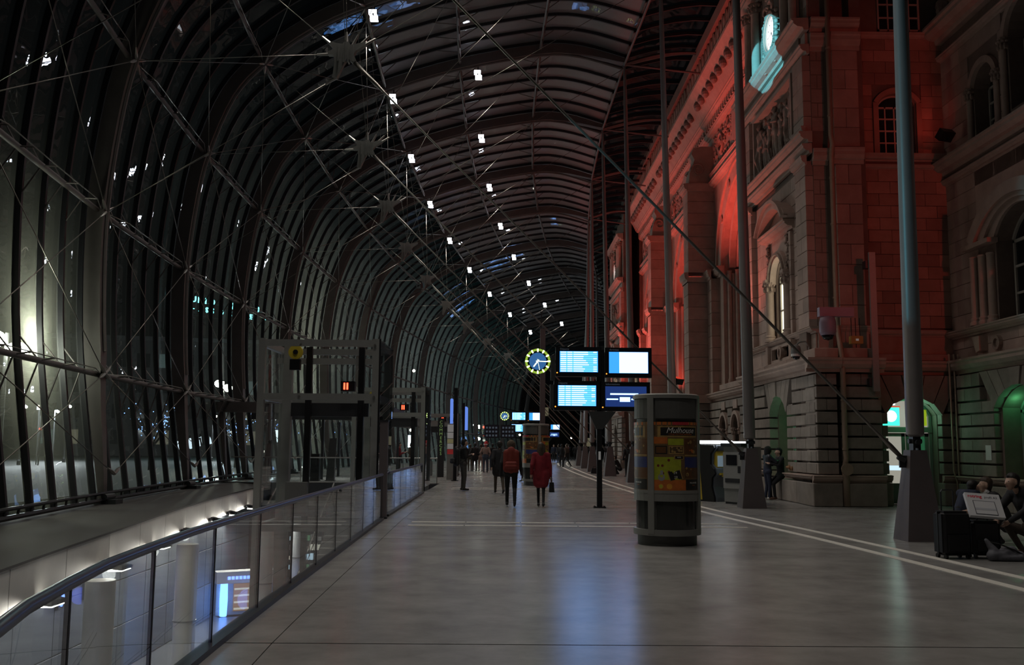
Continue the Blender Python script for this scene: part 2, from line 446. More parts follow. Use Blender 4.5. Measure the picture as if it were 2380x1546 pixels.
def limb_set(pose=None, top='cloth_dark', bottom='cloth_dark', skin='skin', shoe='shoe', bulk=1.0, coat=0.0, hands=True, thigh=1.0, sleeve=None, face_dir=(0,1,0), glove=None, foot_l=None, foot_r=None):
    J={k:Vector(v) for k,v in JOINT.items()}
    for k,v in (pose or {}).items(): J[k]=Vector(v)
    B=bulk; sleeve=sleeve or top; hm=glove or skin
    f=Vector(face_dir).normalized(); sd=Vector((f.y,-f.x,0)).normalized(); up=sd.cross(f).normalized()
    c=[]
    c+= [(J['hil'],J['hir'],.115*thigh,.115*thigh,bottom),
         (J['pel'],J['waist'],.145*B,.135*B,top if coat else bottom,.75),(J['waist'],J['chest'],.14*B,.165*B,top,.72),
         (J['shl'],J['shr'],.075*B,.075*B,top),(J['chest'],J['neck'],.13*B,.06,top,.75),
         (J['neck']-up*.03,J['neck'].lerp(J['head'],.6),.052,.05,skin)]
    h=J['head']
    c+= [(h-f*.012+up*.03,h-f*.022+up*.035,.092,.092,skin),(h+f*.028-up*.01,h+f*.035-up*.07,.075,.048,skin),
         (h+f*.098+up*.012,h+f*.112-up*.018,.010,.015,skin)]
    for s in (-1,1): c.append((h+sd*s*.088-f*.01+up*.012,h+sd*s*.089-f*.012-up*.022,.014,.012,skin))
    c.append((h+f*.092-up*.052-sd*.018,h+f*.092-up*.052+sd*.018,.008,.008,'lips'))
    for s in (-1,1): c.append((h+f*.086+sd*s*.034+up*.018,h+f*.087+sd*s*.036+up*.018,.0095,.0095,'eye'))
    if coat:
        c.append((J['chest'].lerp(J['waist'],.4),J['pel']-Vector((0,0,.08)),.165*B,.17*B,top,.78))
        for s,hk,kk in ((-1,'hil','knl'),(1,'hir','knr')):
            k=J[hk].lerp(J[kk],coat); c.append((J[hk],k,.125*B,.115*B,top))
        c.append((J['hil'].lerp(J['knl'],coat),J['hir'].lerp(J['knr'],coat),.115*B,.115*B,top))
    for S_,sg in (('l',-1),('r',1)):
        sh,el,wr=J['sh'+S_],J['el'+S_],J['wr'+S_]
        c+=[(sh,el,.066*B,.052*B,sleeve),(el,wr,.05*B,.036*B,sleeve)]
        d=(wr-el).normalized(); side=d.cross(f)
        if side.length<.2: side=d.cross(up)
        side.normalize(); nr=side.cross(d)
        if hands:
            pa=wr+d*.035; pe=wr+d*.085
            c.append((wr-d*.01,pa,.026,.03,hm)); c.append((pa,pe,.032,.034,hm))
            for q in range(4):
                o=(q-1.5)*.019; ln=(.055,.066,.062,.048)[q]
                k0=pe+nr*o+d*.015; k1=k0+d*ln*.6-side*.004; k2=k1+d*ln*.45-side*sg*.018
                c+=[(k0,k1,.0105,.0095,hm),(k1,k2,.0095,.008,hm)]
            t0=pa+nr*.026; t1=t0+nr*.03+d*.03; t2=t1+d*.03+nr*.004
            c+=[(t0,t1,.013,.011,hm),(t1,t2,.011,.009,hm)]
        hi,kn,an=J['hi'+S_],J['kn'+S_],J['an'+S_]
        c+=[(hi,kn,.094*thigh,.064*thigh,bottom),(kn,an,.06*thigh,.045*thigh,bottom)]
        fd=Vector((foot_l if S_=='l' else foot_r) or (f.x,f.y,0)).normalized()
        lo=min(an.z,.09)-.045 if an.z<.2 else an.z-.05
        c+=[(Vector((an.x,an.y,an.z-.03))-fd*.03,Vector((an.x,an.y,lo))+fd*.16,.045,.034,shoe)]
    return c,J,(f,sd,up)
def cap_hair(J, fr, material, parent, style='short', tf=None):
    f,sd,up=fr; h=J['head']; caps=[(h-f*.042+up*.055,h-f*.022+up*.068,.096,.090,material)]
    if style!='bald':
        caps.append((h-f*.06+up*.0,h-f*.055-up*.05,.075,.06,material))
        for s in (-1,1): caps.append((h+sd*s*.068-f*.045+up*.035,h+sd*s*.07-f*.05-up*.01,.03,.022,material))
        caps.append((h+f*.03+up*.105,h+f*.06+up*.098,.035,.022,material))
    if style=='long':
        caps.append((h-f*.07,h-f*.075-up*.2,.085,.075,material))
        for s in (-1,1): caps.append((h+sd*s*.075-f*.02,h+sd*s*.085-f*.03-up*.17,.04,.04,material))
    if style=='hood':
        caps+= [(h-f*.03+up*.02,h-f*.04+up*.03,.125,.122,material),(h-f*.06-up*.1,h-f*.05,.10,.11,material)]
    me=voxel_mesh(caps,[material],.012,3,'hair')
    return me
def person(label, loc, rz, pose=None, height=1.75, voxel=.016, hair='hair_dark', style='short', group=None, extra=(), **kw):
    t=thing('person',label,'person',loc,rz,group)
    s=height/1.75
    caps,J,fr=limb_set(pose,**kw)
    caps=caps+list(extra); mats=[]
    for c in caps:
        if c[4] not in mats: mats.append(c[4])
    me=voxel_mesh(caps,mats,voxel,3,'body')
    o=bpy.data.objects.new('body',me); COL.objects.link(o); o.parent=t; o.scale=(s,s,s)
    me=cap_hair(J,fr,hair,None,style)
    o=bpy.data.objects.new('hair' if style in('short','long') else 'headwear',me); COL.objects.link(o); o.parent=t; o.scale=(s,s,s)
    return t,J,s
mat('skin',(.50,.32,.24),.55,var=.06,scale=12); mat('lips',(.38,.18,.15),.5); mat('eye',(.03,.025,.025),.3)
mat('shoe',(.02,.02,.022),.5); mat('shoe_white',(.6,.58,.55),.6); mat('shoe_brown',(.10,.05,.03),.5)
mat('cloth_dark',(.018,.018,.021),.85,var=.2,scale=20); mat('cloth_black',(.009,.009,.011),.8); mat('cloth_blue',(.022,.028,.055),.85,var=.2,scale=16)
mat('cloth_grey',(.055,.052,.05),.9,var=.15,scale=18); mat('cloth_brown',(.075,.058,.045),.9,var=.2,scale=14); mat('cloth_beige',(.27,.19,.165),.9,var=.15,scale=14)
mat('cloth_red',(.22,.012,.022),.85,var=.2,scale=12); mat('jeans',(.045,.055,.085),.9,var=.2,scale=16); mat('shirt_white',(.68,.68,.68),.7); mat('cloth_puffy',(.02,.021,.03),.42,var=.2,scale=10)
mat('hair_dark',(.012,.010,.009),.6,var=.3,scale=40); mat('hair_brown',(.055,.035,.022),.6,var=.3,scale=40); mat('knit_black',(.012,.012,.013),.95,bump=.4,scale=60); mat('fur',(.085,.062,.042),.95,var=.3,scale=50,bump=.6); mat('hat_red',(.55,.06,.07),.9); mat('hat_white',(.75,.72,.72),.95)
mat('backpack_red',(.20,.026,.016),.75,var=.15,scale=12); mat('backpack_black',(.012,.012,.014),.75,var=.15,scale=14)
mat('paper_brown',(.25,.13,.06),.8,var=.4,scale=9)
# ------------------------------------------------------------------ glass shell
CTRL=[(0,.12),(-.5,3.5),(-.68,5.6),(-.72,8.1),(-.5,10.6),(-.12,12.6),(.75,14.9),(1.9,16.3),(3.6,17.65),(5.7,18.7),(9.2,19.85),(13.0,20.6),(14.9,20.55),(17,19.95)]
SUB=4
PROF=[]
for k in range(len(CTRL)-1):
    p0=CTRL[max(k-1,0)]; p1=CTRL[k]; p2=CTRL[k+1]; p3=CTRL[min(k+2,len(CTRL)-1)]
    for j in range(SUB):
        t=j/SUB
        PROF.append(tuple(.5*((2*p1[a])+(-p0[a]+p2[a])*t+(2*p0[a]-5*p1[a]+4*p2[a]-p3[a])*t*t+(-p0[a]+3*p1[a]-3*p2[a]+p3[a])*t**3) for a in (0,1)))
PROF.append(CTRL[-1])
NPR=len(PROF)
PURLIN_AT=[SUB*k for k in (1,3,5,7,9,10,11,13)]
RIB_N=range(-1,13)
def rib_y(i): return 17.6+8.95*i
def foot_x(Y): return -11.65+(Y-46)**2/410
def span_s(Y): return 1.02 if Y<46 else 1.02-.13*(Y-46)/61
def height_s(Y): return 1.0 if Y<46 else 1-.20*((Y-46)/61)**1.4
def shell(Y, k, off=0.0):
    s=span_s(Y); zs=height_s(Y)
    dx,z=PROF[k]
    a=PROF[max(k-1,0)]; b=PROF[min(k+1,NPR-1)]
    tx,tz=b[0]-a[0],b[1]-a[1]; L=math.hypot(tx,tz)
    nx,nz=-tz/L,tx/L        # outward normal
    return Vector((foot_x(Y)+dx*s+nx*off, Y, z*zs+nz*off))
def outer(Y, t, off=0.0):
    """roof between the mast line and the old station, t 0..1"""
    a=shell(Y,NPR-1); gx=max(9.35,a.x+2.2)
    return Vector((a.x+(gx-a.x)*t, Y, a.z+.62*math.sin(t*PI*.6)+off+.0*t))
ceiling=struct('ceiling','arched glass shell of curved ribs, dark mullions and glass panes')
MAT_IX={}
for i in RIB_N:
    Y=rib_y(i); b=MB(); secs=[]
    for k in range(NPR):
        z=PROF[k][1]
        d=.46 if k>SUB*1.2 else .15+.31*(k/(SUB*1.2))
        w=.20 if k>SUB*1.2 else .10+.10*(k/(SUB*1.2))
        if k>NPR-6: d=.46-.05*(k-(NPR-6))
        o1=shell(Y,k,.0+.23); o2=shell(Y,k,.23-d)
        secs.append([o1+Vector((0,-w,0)),o1+Vector((0,w,0)),o2+Vector((0,w,0)),o2+Vector((0,-w,0))])
    b.loft(secs)
    rib=b.build('rib','rib_paint',ceiling)
    b=MB()   # round lower flange of the rib
    b.tube([shell(Y,k,-.25) for k in range(SUB+1,NPR)],.065,6)
    b.build('rib_flange','rib_paint',rib)
    b=MB()
    b.tube([outer(Y,t/8) for t in range(9)],[.13-.05*abs(t-3)/5 for t in range(9)],6)
    b.build('rib_extension','rib_paint',ceiling)
    m=shell(Y,NPR-1)
    b=MB(); b.tube([m,outer(Y,1,-1.0)],.05,6); b.build('tie_rod','rib_paint',ceiling)
    if i>=0:
        b=MB(); f=shell(Y,0)
        b.box(f.x-.3,f.x+.3,Y-.25,Y+.25,f.z-.14,f.z-.02); b.tube([f+Vector((0,-.3,.05)),f+Vector((0,.3,.05))],.09,10)
        b.build('rib_foot','dark_metal',ceiling)
# mullions
MULL=[]
for i in list(RIB_N)[:-1]:
    for k in range(6): MULL.append(rib_y(i)+8.95*k/6)
for Y in MULL:
    b=MB(); secs=[]
    st=1 if Y<60 else 2
    for k in list(range(0,NPR-1,st))+[NPR-1]:
        o1=shell(Y,k,.50); o2=shell(Y,k,.33)
        secs.append([o1+Vector((0,-.045,0)),o1+Vector((0,.045,0)),o2+Vector((0,.045,0)),o2+Vector((0,-.045,0))])
    b.loft(secs); b.build('mullion','mullion_paint',ceiling)
    b=MB(); secs=[]
    for t in range(5):
        o1=outer(Y,t/4,.35); secs.append([o1+Vector((0,-.045,.08)),o1+Vector((0,.045,.08)),o1+Vector((0,.045,-.08)),o1+Vector((0,-.045,-.08))])
    b.loft(secs); b.build('roof_mullion','mullion_paint',ceiling)
# panes: the nearest ones that show largest are parts of their own
far=MB(); far2=MB(); n_pane=0
lev=[0]+PURLIN_AT
for a in range(len(MULL)-1):
    Y0,Y1=MULL[a]+.03,MULL[a+1]-.03
    for q in range(len(lev)-1):
        b=MB() if (n_pane<292 and Y1>16) else (far if q<5 else far2)
        if Y1<16 : continue
        rows=[]
        for k in range(lev[q],lev[q+1]+1):
            rows.append((b.p(*shell(Y0,k,.47)),b.p(*shell(Y1,k,.47))))
        for r in range(len(rows)-1): b.face((rows[r][0],rows[r][1],rows[r+1][1],rows[r+1][0]))
        if b is not far and b is not far2:
            n_pane+=1
            b.build('pane','shell_glass' if q<5 else 'frit_glass',ceiling,smooth=True,normals=False)
    rows=[(far.p(*outer(Y0,t/4,.4)),far.p(*outer(Y1,t/4,.4))) for t in range(5)]
    for r in range(4): far.face((rows[r][0],rows[r][1],rows[r+1][1],rows[r+1][0]))
o=far.build('far_panes','shell_glass',ceiling,smooth=True,normals=False); o['kind']='stuff'
o=far2.build('fritted_panes','frit_glass',ceiling,smooth=True,normals=False); o['kind']='stuff'
# purlins with outriggers carrying the mullions
for i in list(RIB_N)[:-1]:
    Y0,Y1=rib_y(i),rib_y(i+1)
    for q,k in enumerate(PURLIN_AT):
        if i<0 and q<4: continue
        b=MB(); a=shell(Y0,k,-.02); c=shell(Y1,k,-.02)
        n=6
        b.tube([a.lerp(c,t/n) for t in range(n+1)],.075 if q<7 else .06,8)
        pu=b.build('purlin','rib_paint',ceiling,smooth=True)
        if i<6 and q<7:
            for t in range(1,6):
                p=a.lerp(c,t/6); Y=Y0+(Y1-Y0)*t/6
                b=MB(); e1=shell(Y,max(k-1,0),.34); e2=shell(Y,min(k+1,NPR-1),.34); mid=shell(Y,k,-.45)
                b.tube([e1,p,e2],.022,5); b.tube([p,mid],.022,5)
                b.build('outrigger','rib_paint',pu)
            if q<5:
                b=MB(); pts=[shell(Y0,k,-.1)]+[shell(Y0+(Y1-Y0)*t/6,k,-.45) for t in range(1,6)]+[shell(Y1,k,-.1)]
                b.tube(pts,.014,5); b.build('truss_rod','cable',pu)
# bracing cables
LV=[1]+PURLIN_AT[:5]
for i in range(-1,11):
    Y0,Y1=rib_y(i),rib_y(i+1)
    for q in range(len(LV)-1):
        if i<0 and q<2: continue
        for (p,r) in (((Y0,LV[q]),(Y1,LV[q+1])),((Y1,LV[q]),(Y0,LV[q+1]))):
            A=shell(*p,-.22); B=shell(*r,-.22); d=(B-A).normalized()
            b=MB(); b.tube([A+d*.35,B-d*.35],.014 if i<4 else .016,5)
            cb=b.build('brace_cable','cable',ceiling,smooth=True)
            if i<4:
                b=MB(); b.tube([A,A+d*.3,A+d*.55],[.05,.055,.022],6); b.tube([B,B-d*.3,B-d*.55],[.05,.055,.022],6)
                b.build('cable_socket','steel',cb)
# continuous rail at the foot of the glass
b=MB()
ys=[16+.5*k for k in range(0,70)]
b.tube([shell(Y,0,.1)+Vector((0,0,.16)) for Y in ys],.045,6)
b.tube([shell(Y,0,.1)+Vector((0,0,-.02)) for Y in ys],.06,6)
for Y in [16+.75*k for k in range(46)]:
    p=shell(Y,0,.1); b.tube([p+Vector((0,0,-.02)),p+Vector((0,.05,.16))],.03,5)
b.build('foot_rail','black_metal',ceiling)
# star nodes, fans of cables and long ties
def node_pos(i):
    Y=rib_y(i); return Vector((foot_x(Y)+5.95*span_s(Y),Y,12.75*height_s(Y)))
star=[(-.42,-.86),(-.26,-.9),(-.02,-.35),(.12,-.12),(.30,-.30),(.44,-.22),(.34,.02),(.42,.16),(.78,.40),(.76,.50),(.42,.42),(.22,.38),(.14,.50),(-.02,.50),(-.08,.42),(-.30,.44),(-.52,.50),(-.56,.42),(-.42,.22),(-.62,.10),(-.60,.0),(-.40,.0),(-.36,-.3)]
for i in range(0,11):
    c=node_pos(i); Y=c.y; sc=.78
    b=MB(); b.tf=lambda v,c=c,sc=sc: Vector((c.x+v.x*sc,c.y-v.z,c.z+v.y*sc))
    b.poly(star,(),-.09,.09)
    nd=b.build('cable_node','node_cast',ceiling)
    b=MB(); b.tf=lambda v,c=c,sc=sc: Vector((c.x+v.x*sc,c.y-v.z,c.z+v.y*sc))
    for u in (-.25,-.05,.12,.28):
        b.box(u,u+.05,-.3+.2*abs(u),.36,-.12,.12)
    b.build('node_rib','node_cast',nd)
    tip={SUB*3:(-.34,-.88),SUB*5:(-.62,.05),SUB*7:(-.54,.46),SUB*9:(.06,.5),SUB*10:(.3,.44),SUB*11:(.6,.46),NPR-1:(.77,.45)}
    for k,(u,v) in tip.items():
        A=c+Vector((u*sc,0,v*sc)); B=shell(Y,k,-.25); d=(B-A).normalized()
        b=MB(); b.tube([A,B],.012 if i<5 else .014,5); cb=b.build('stay_cable','cable',ceiling,smooth=True)
        if i<4:
            b=MB(); b.tube([A-d*.03,A+d*.32],[.05,.03],6); b.build('cable_socket','steel',cb)
    # ties to the neighbouring ribs
    for j,k in ((i+1,SUB*9),(i-1,SUB*9)):
        B=shell(rib_y(j),k,-.25); b=MB(); b.tube([c+Vector((0,0,.45)),B],  .008 if i<5 else .010,5); b.build('stay_cable','cable',ceiling)
# masts
MAST_BASE={0:7.53,1:6.81,2:6.3,3:6.0,4:5.9,5:5.75,6:6.04,7:6.35}
for i in range(0,11):
    Y=rib_y(i); top=shell(Y,NPR-1); bx=MAST_BASE.get(i,top.x+.1)
    lab={0:'grey tapered steel mast on dark pyramid foot beside the black suitcases',1:'grey tapered steel mast on dark pyramid foot beside the grey ticket machine',2:'grey steel mast rising behind the printed poster column',3:'slender grey steel mast whose pyramid foot half hides a standing person',4:'slender grey steel mast beside the person squatting with bags',5:'slender grey steel mast with black travel bag by its foot'}.get(i,'slender grey steel mast with pyramid foot in the row beyond the display boards')
    t=thing('mast',lab,'mast',(bx,Y,0),0,'masts carrying the glass roof')
    b=MB(); b.frustum((0,0),(.33,.33),(.15,.15),0,1.62); o=b.build('pyramid_foot','pylon_paint',t)
    b=MB()
    b.box(-.07,-.03,-.09,.09,1.62,1.86); b.box(.03,.07,-.09,.09,1.62,1.86); b.box(-.025,.025,-.08,.08,1.66,1.98)
    b.tube([(-.12,0,1.78),(.12,0,1.78)],.045,10)
    b.tube([(0,-.12,1.76),(0,-.17,1.76)],.05,10)
    b.build('hinge','dark_metal',t)
    L=Vector((top.x-bx,0,top.z)); zz=[1.86,1.9,2.3,4,7,10,13,16,18.4]; H=top.z
    rr=[.10,.155,.16,.158,.148,.135,.118,.10,.085]
    pts=[Vector((L.x*(z/H),0,min(z,H-.02))) for z in zz]+[Vector((L.x,0,H-.1))]
    b=MB(); b.tube(pts,rr+[.05],16); smooth_angle(b.build('shaft','mast_paint',t))
    b=MB(); b.tube([(-.2,0,1.42),(-.32,0,1.5)],[.06,.05],8); b.box(-.30,-.16,-.02,.02,1.30,1.52); b.build('lug','dark_metal',t)
    c=node_pos(i); A=Vector((bx-.27,Y,1.5)); B=c+Vector((.37*.78,0,-.26*.78)); d=(B-A).normalized()
    b=MB(); b.tube([A,A+d*.25,A+d*.6,B-d*1.3,B-d*.9,B],[.04,.05,.028,.028,.055,.06],8)
    b.build('mast_tie','cable',ceiling,smooth=True)
# lamp pairs under the ribs: the hall's own lighting
def lamp_pair(i, k_off, lab):
    Y=rib_y(i); s=span_s(Y)
    # interpolate profile at dx
    for k in range(NPR-1):
        if PROF[k][0]<=k_off<PROF[k+1][0] and k>SUB*5: break
    t=(k_off-PROF[k][0])/(PROF[k+1][0]-PROF[k][0])
    p=shell(Y,k,-.75).lerp(shell(Y,k+1,-.75),t)
    th=thing('ceiling_lamp',lab,'lamp',p,0,'lamp pairs under the roof ribs')
    b=MB(); b.tube([(0,0,.55),(0,-.05,.0)],.03,6); b.box(-.03,.03,-.32,.05,-.02,.02); b.build('bracket','dark_metal',th)
    for j,(dx,dz) in enumerate(((-.02,.10),(.04,-.15))):
        b=MB(); b.box(dx-.17,dx+.17,-.30,-.12,dz-.085,dz+.085); h=b.build('lamp_head','dark_metal',th)
        b=MB(); b.box(dx-.15,dx+.15,-.315,-.30,dz-.07,dz+.07); b.box(dx-.15,dx+.15,-.28,-.14,dz-.10,dz-.085); b.build('lens','lamp_white',h)
    lamp('lamp_light','SPOT',(0,-.35,-.3),LAMP_W,(1.0,.93,.84),th,target=(0.5,-1.5,-12),angle=118,blend=.9,radius=.3)
LAMP_W=980
for i in range(-1,11):
    lamp_pair(i,5.85,'pair of square white floodlights on the roof rib nearer the glass wall')
    lamp_pair(i,9.9,'pair of square white floodlights on the roof rib near its crown')
# ------------------------------------------------------------------ floor of the hall
def rail_x(Y):
    pts=[(1.2,-.9),(2.6,-1.5),(3.63,-1.84),(4.23,-1.97),(5.42,-2.17),(7.4,-2.33),(10.3,-2.42),(15,-2.52),(21.4,-2.66),(33,-2.74),(41,-2.7)]
    for a,b in zip(pts,pts[1:]):
        if Y<=b[0]: return a[1]+(b[1]-a[1])*(Y-a[0])/(b[0]-a[0])
    return pts[-1][1]
floor=struct('floor','polished grey stone floor of the hall')
def slab(poly, z0=-.25, z1=0.0, m='floor_stone', name='slab'):
    b=MB(); b.poly(poly,(),z0,z1); return b.build(name,m,floor)
J=.012
cuts=[-3.0,8.24]+[8.24+8.95*k for k in range(1,14)]
def strip_line(Y): return rail_x(Y)+.45
for a,c in zip(cuts,cuts[1:]):
    n=8; ys=[a+J+(c-a-2*J)*k/n for k in range(n+1)]
    if c<42:
        slab([(rail_x(max(y,1.2))-.02,y) for y in ys]+[(strip_line(max(y,1.2))-J*.4,y) for y in ys[::-1]],name='edge_slab')
        lft=[(strip_line(max(y,1.2))+J*.4,y) for y in ys]
    elif a<41.5:
        ys0=[y for y in ys if y<=41.2]+[41.2]
        lft=None
        slab([(rail_x(y),y) for y in ys0]+[(7.9,y) for y in ys0[::-1]])
        ys1=[41.2+J,c-J]
        slab([(-13.2,ys1[0]),(7.9,ys1[0]),(7.9,ys1[1]),(-13.2,ys1[1])])
    else:
        slab([(-13.5,ys[0]),(7.9,ys[0]),(7.9,ys[-1]),(-13.5,ys[-1])]); lft=None
    if lft: slab(lft+[(7.9,ys[-1]),(7.9,ys[0])][0:2])
    slab([(7.9+J,ys[0]),(15.5,ys[0]),(15.5,ys[-1]),(7.9+J,ys[-1])])
b=MB(); b.poly([(rail_x(1.2),-3)]+[(rail_x(1+1.0*k)+.0,1+1.0*k) for k in range(1,41)]+[(-13.4,41.2),(-13.4,125),(15.4,125),(15.4,-3)],(),-.5,-.012)
b.build('joint_bed','floor_joint',floor)
# tactile guide strips
def strip(pts, w, name='guide_strip'):
    b=MB(); L=[];Rr=[]
    P=[Vector((x,y,0)) for x,y in pts]
    for k,p in enumerate(P):
        d=(P[min(k+1,len(P)-1)]-P[max(k-1,0)]).normalized(); nrm=Vector((d.y,-d.x,0))
        L.append(p-nrm*w/2); Rr.append(p+nrm*w/2)
    rows=[[(a.x,a.y,.0),(a.x,a.y,.006),(c.x,c.y,.006),(c.x,c.y,.0)] for a,c in zip(L,Rr)]
    b.loft(rows); return b.build(name,'tactile',floor)
def crv(pts,n=10):
    out=[]
    for k in range(len(pts)-1):
        p0=pts[max(k-1,0)];p1=pts[k];p2=pts[k+1];p3=pts[min(k+2,len(pts)-1)]
        for j in range(n):
            t=j/n; out.append(tuple(.5*((2*p1[a])+(-p0[a]+p2[a])*t+(2*p0[a]-5*p1[a]+4*p2[a]-p3[a])*t*t+(-p0[a]+3*p1[a]-3*p2[a]+p3[a])*t**3) for a in (0,1)))
    return out+[pts[-1]]
near=[(6.95,7.5),(6.72,12.5),(6.2,19.1),(5.55,25.6),(5.1,36.8),(4.95,50),(5.05,64),(5.6,85),(7.4,108)]
near2=[(6.3,7.5),(6.16,11.5),(5.75,17.7),(5.12,24.5),(4.66,34.5),(4.45,48),(4.45,66),(5.0,88),(6.8,110)]
for P in (near,near2):
    c=crv(P,8)
    for k in range(0,len(c)-1,4): 
        seg=c[k:k+5]
        strip(seg,.16 if P is near2 else .15)
for Y in (20.9,20.05,37.4,36.4,50.2):
    x=-1.95
    while x<5.0:
        strip([(x+.01,Y),(min(x+1.15,5.05),Y)],.13); x+=1.17
# curb channel under the glass balustrade
curb=struct('trim_1','dark metal shoe channel along the balustrade')
for seg,(ya,yb) in enumerate(((1.3,21.4),(22.4,33.2))):
    ys=[ya+(yb-ya)*k/24 for k in range(25)]
    b=MB(); b.loft([[(rail_x(y)-.06,y,-.3),(rail_x(y)-.06,y,.05),(rail_x(y)+.06,y,.05),(rail_x(y)+.06,y,-.3)] for y in ys]); b.build('shoe_channel','dark_metal',curb)
# ------------------------------------------------------------------ glass balustrades
def balustrade(ya,yb,step,label,handrail=True):
    t=thing('glass_balustrade',label,'balustrade',(rail_x(ya),ya,0))
    ox,oy=rail_x(ya),ya
    y=ya; n=max(1,round((yb-ya)/step)); 
    for k in range(n):
        a=ya+(yb-ya)*k/n+.012; c=ya+(yb-ya)*(k+1)/n-.012
        ys=[a+(c-a)*j/3 for j in range(4)]
        b=MB(); b.loft([[(rail_x(v)-.009-ox,v-oy,.03),(rail_x(v)-.009-ox,v-oy,.97),(rail_x(v)+.009-ox,v-oy,.97),(rail_x(v)+.009-ox,v-oy,.03)] for v in ys])
        b.build('glass_pane','rail_glass',t)
        b=MB(); v=c+.012; b.box(rail_x(v)-.012-ox,rail_x(v)+.012-ox,v-.010-oy,v+.010-oy,.03,.97); b.build('joint_seal','black_metal',t)
    if handrail:
        b=MB(); ys=[ya+(yb-ya)*k/30 for k in range(31)]
        b.tube([(rail_x(v)-ox,v-oy,.985) for v in ys],.032,10); b.build('handrail','hand_rail',t,smooth=True)
    return t
balustrade(1.3,21.4,1.62,'long curved glass balustrade with dark handrail beside the open well')
balustrade(22.5,33.0,1.5,'shorter glass balustrade between the two lift frames',True)
post=thing('end_post','brown metal end post beside first lift where the balustrade stops','post',(rail_x(21.7)-.02,21.75,0))
b=MB(); b.box(-.09,.09,-.06,.06,0,2.15); b.build('shaft','pylon_paint',post)
b=MB(); b.box(-.11,.11,-.08,.08,0,.04); b.box(-.10,.10,-.07,.07,2.15,2.19); b.build('base_plate','dark_metal',post)
# ------------------------------------------------------------------ well and lower level
LZ=-4.7
low=struct('floor_lower','dark reflecting floor of the lower level')
b=MB(); b.box(-15,3,-4,62,LZ-.2,LZ); b.build('lower_floor','lower_floor',low)
edge=struct('trim_2','sloping concrete edge beam under the glass wall')
def edge_x(Y): return foot_x(Y)+ (2.15 if Y<20 else 2.15-.03*(Y-20))
ys=[6+.9*k for k in range(0,40)]
b=MB(); b.loft([[(foot_x(y)-.6,y,-.02),(foot_x(y)+.45,y,-.02),(edge_x(y),y,-.12),(edge_x(y)+.0,y,-.16),(foot_x(y)-.6,y,-.4)] for y in ys]); b.build('sloped_cap','concrete_dark',edge)
for k in range(0,39,3):
    q=ys[k:k+4]
    if len(q)<2: break
    b=MB(); b.loft([[(edge_x(y)-.25,y+ (.01 if j==0 else 0),-.16),(edge_x(y)-.02,y+(.01 if j==0 else 0),-.16),(edge_x(y)-.02,y+(.01 if j==0 else 0),-.82),(edge_x(y)-.25,y+(.01 if j==0 else 0),-.82)] for j,y in enumerate(q)]); b.build('fascia_panel','concrete_white',edge)
b=MB(); b.loft([[(foot_x(y)-2.5,y,-.8),(edge_x(y)-.2,y,-.8),(edge_x(y)-.2,y,-.9),(foot_x(y)-2.5,y,-.9)] for y in ys]); b.build('soffit','concrete_white',edge)
# fascia lamps: dark wedge housings throwing light along the soffit
for k,(px,py) in enumerate(((62,1352),(232,1268),(352,1226),(432,1204),(503,1184),(540,1173),(578,1160))):
    Y=[15.2,19.4,23.4,27.2,31.2,34.2,37.6][k]
    x=edge_x(Y)
    t=thing('fascia_lamp','dark wedge-shaped lamp on white fascia above lower level','lamp',(x,Y,-.80),0,'wedge lamps along the fascia')
    b=MB(); b.loft([[(0,-.12,-.02),(.0,.12,-.02),(.02,.12,.10),(.02,-.12,.10)],[(.34,-.16,-.05),(.34,.42,-.05),(.34,.42,.0),(.34,-.16,.05)]]); b.build('housing','black_metal',t)
    b=MB(); b.box(.0,.12,-.35,-.12,-.02,.08); b.build('gear_box','dark_metal',t)
    b=MB(); b.box(.04,.32,-.1,.36,-.075,-.055); b.build('lens','lamp_strip',t)
    lamp('lamp_light','SPOT',(.15,-.2,-.12),420,(1.0,.95,.84),t,target=(-.5,-1.6,-1.6),angle=140,blend=.8,radius=.12)
# columns
for k,(Yc,xc) in enumerate(((18.3,-7.45),(24.8,-7.95),(31.4,-7.6),(38.5,-8.0))):
    t=thing('round_column',['round pale concrete column nearest the curved handrail bend','round pale concrete column in front of the grey wall panels','round pale concrete column beside the stairs','round pale concrete column behind the lift shaft'][k],'column',(xc,Yc,LZ),0,'columns of the lower level')
    b=MB(); b.lathe([(.3,0),(.3,.04),(.27,.05),(.27,LZ*-1-.9)],n=24); smooth_angle(b.build('shaft','column_white',t))
    b=MB(); b.lathe([(.285,1.9),(.285,1.94)],n=24); b.build('ring','grey_metal',t)
    if k==1:
        b=MB(); b.box(.1,.28,-.285,-.275,1.15,1.4); b.build('notice','white_paint',t)
        b=MB(); b.lathe([(.06,0),(.075,0)],n=16); 
# lower wall with panels
wl=struct('wall_lower','grey panelled wall of the lower level')
b=MB(); b.box(-10.9,-10.7,-2,41,LZ,-.85); b.build('wall_core','stone_core',wl)
for k in range(0,18):
    y0=6+1.95*k
    for j in range(3):
        z0=LZ+.02+1.26*j
        block('wall_panel',-10.7,-10.64,y0+.012,y0+1.93,z0+.012,z0+1.24,'panel_blue',wl,.006)
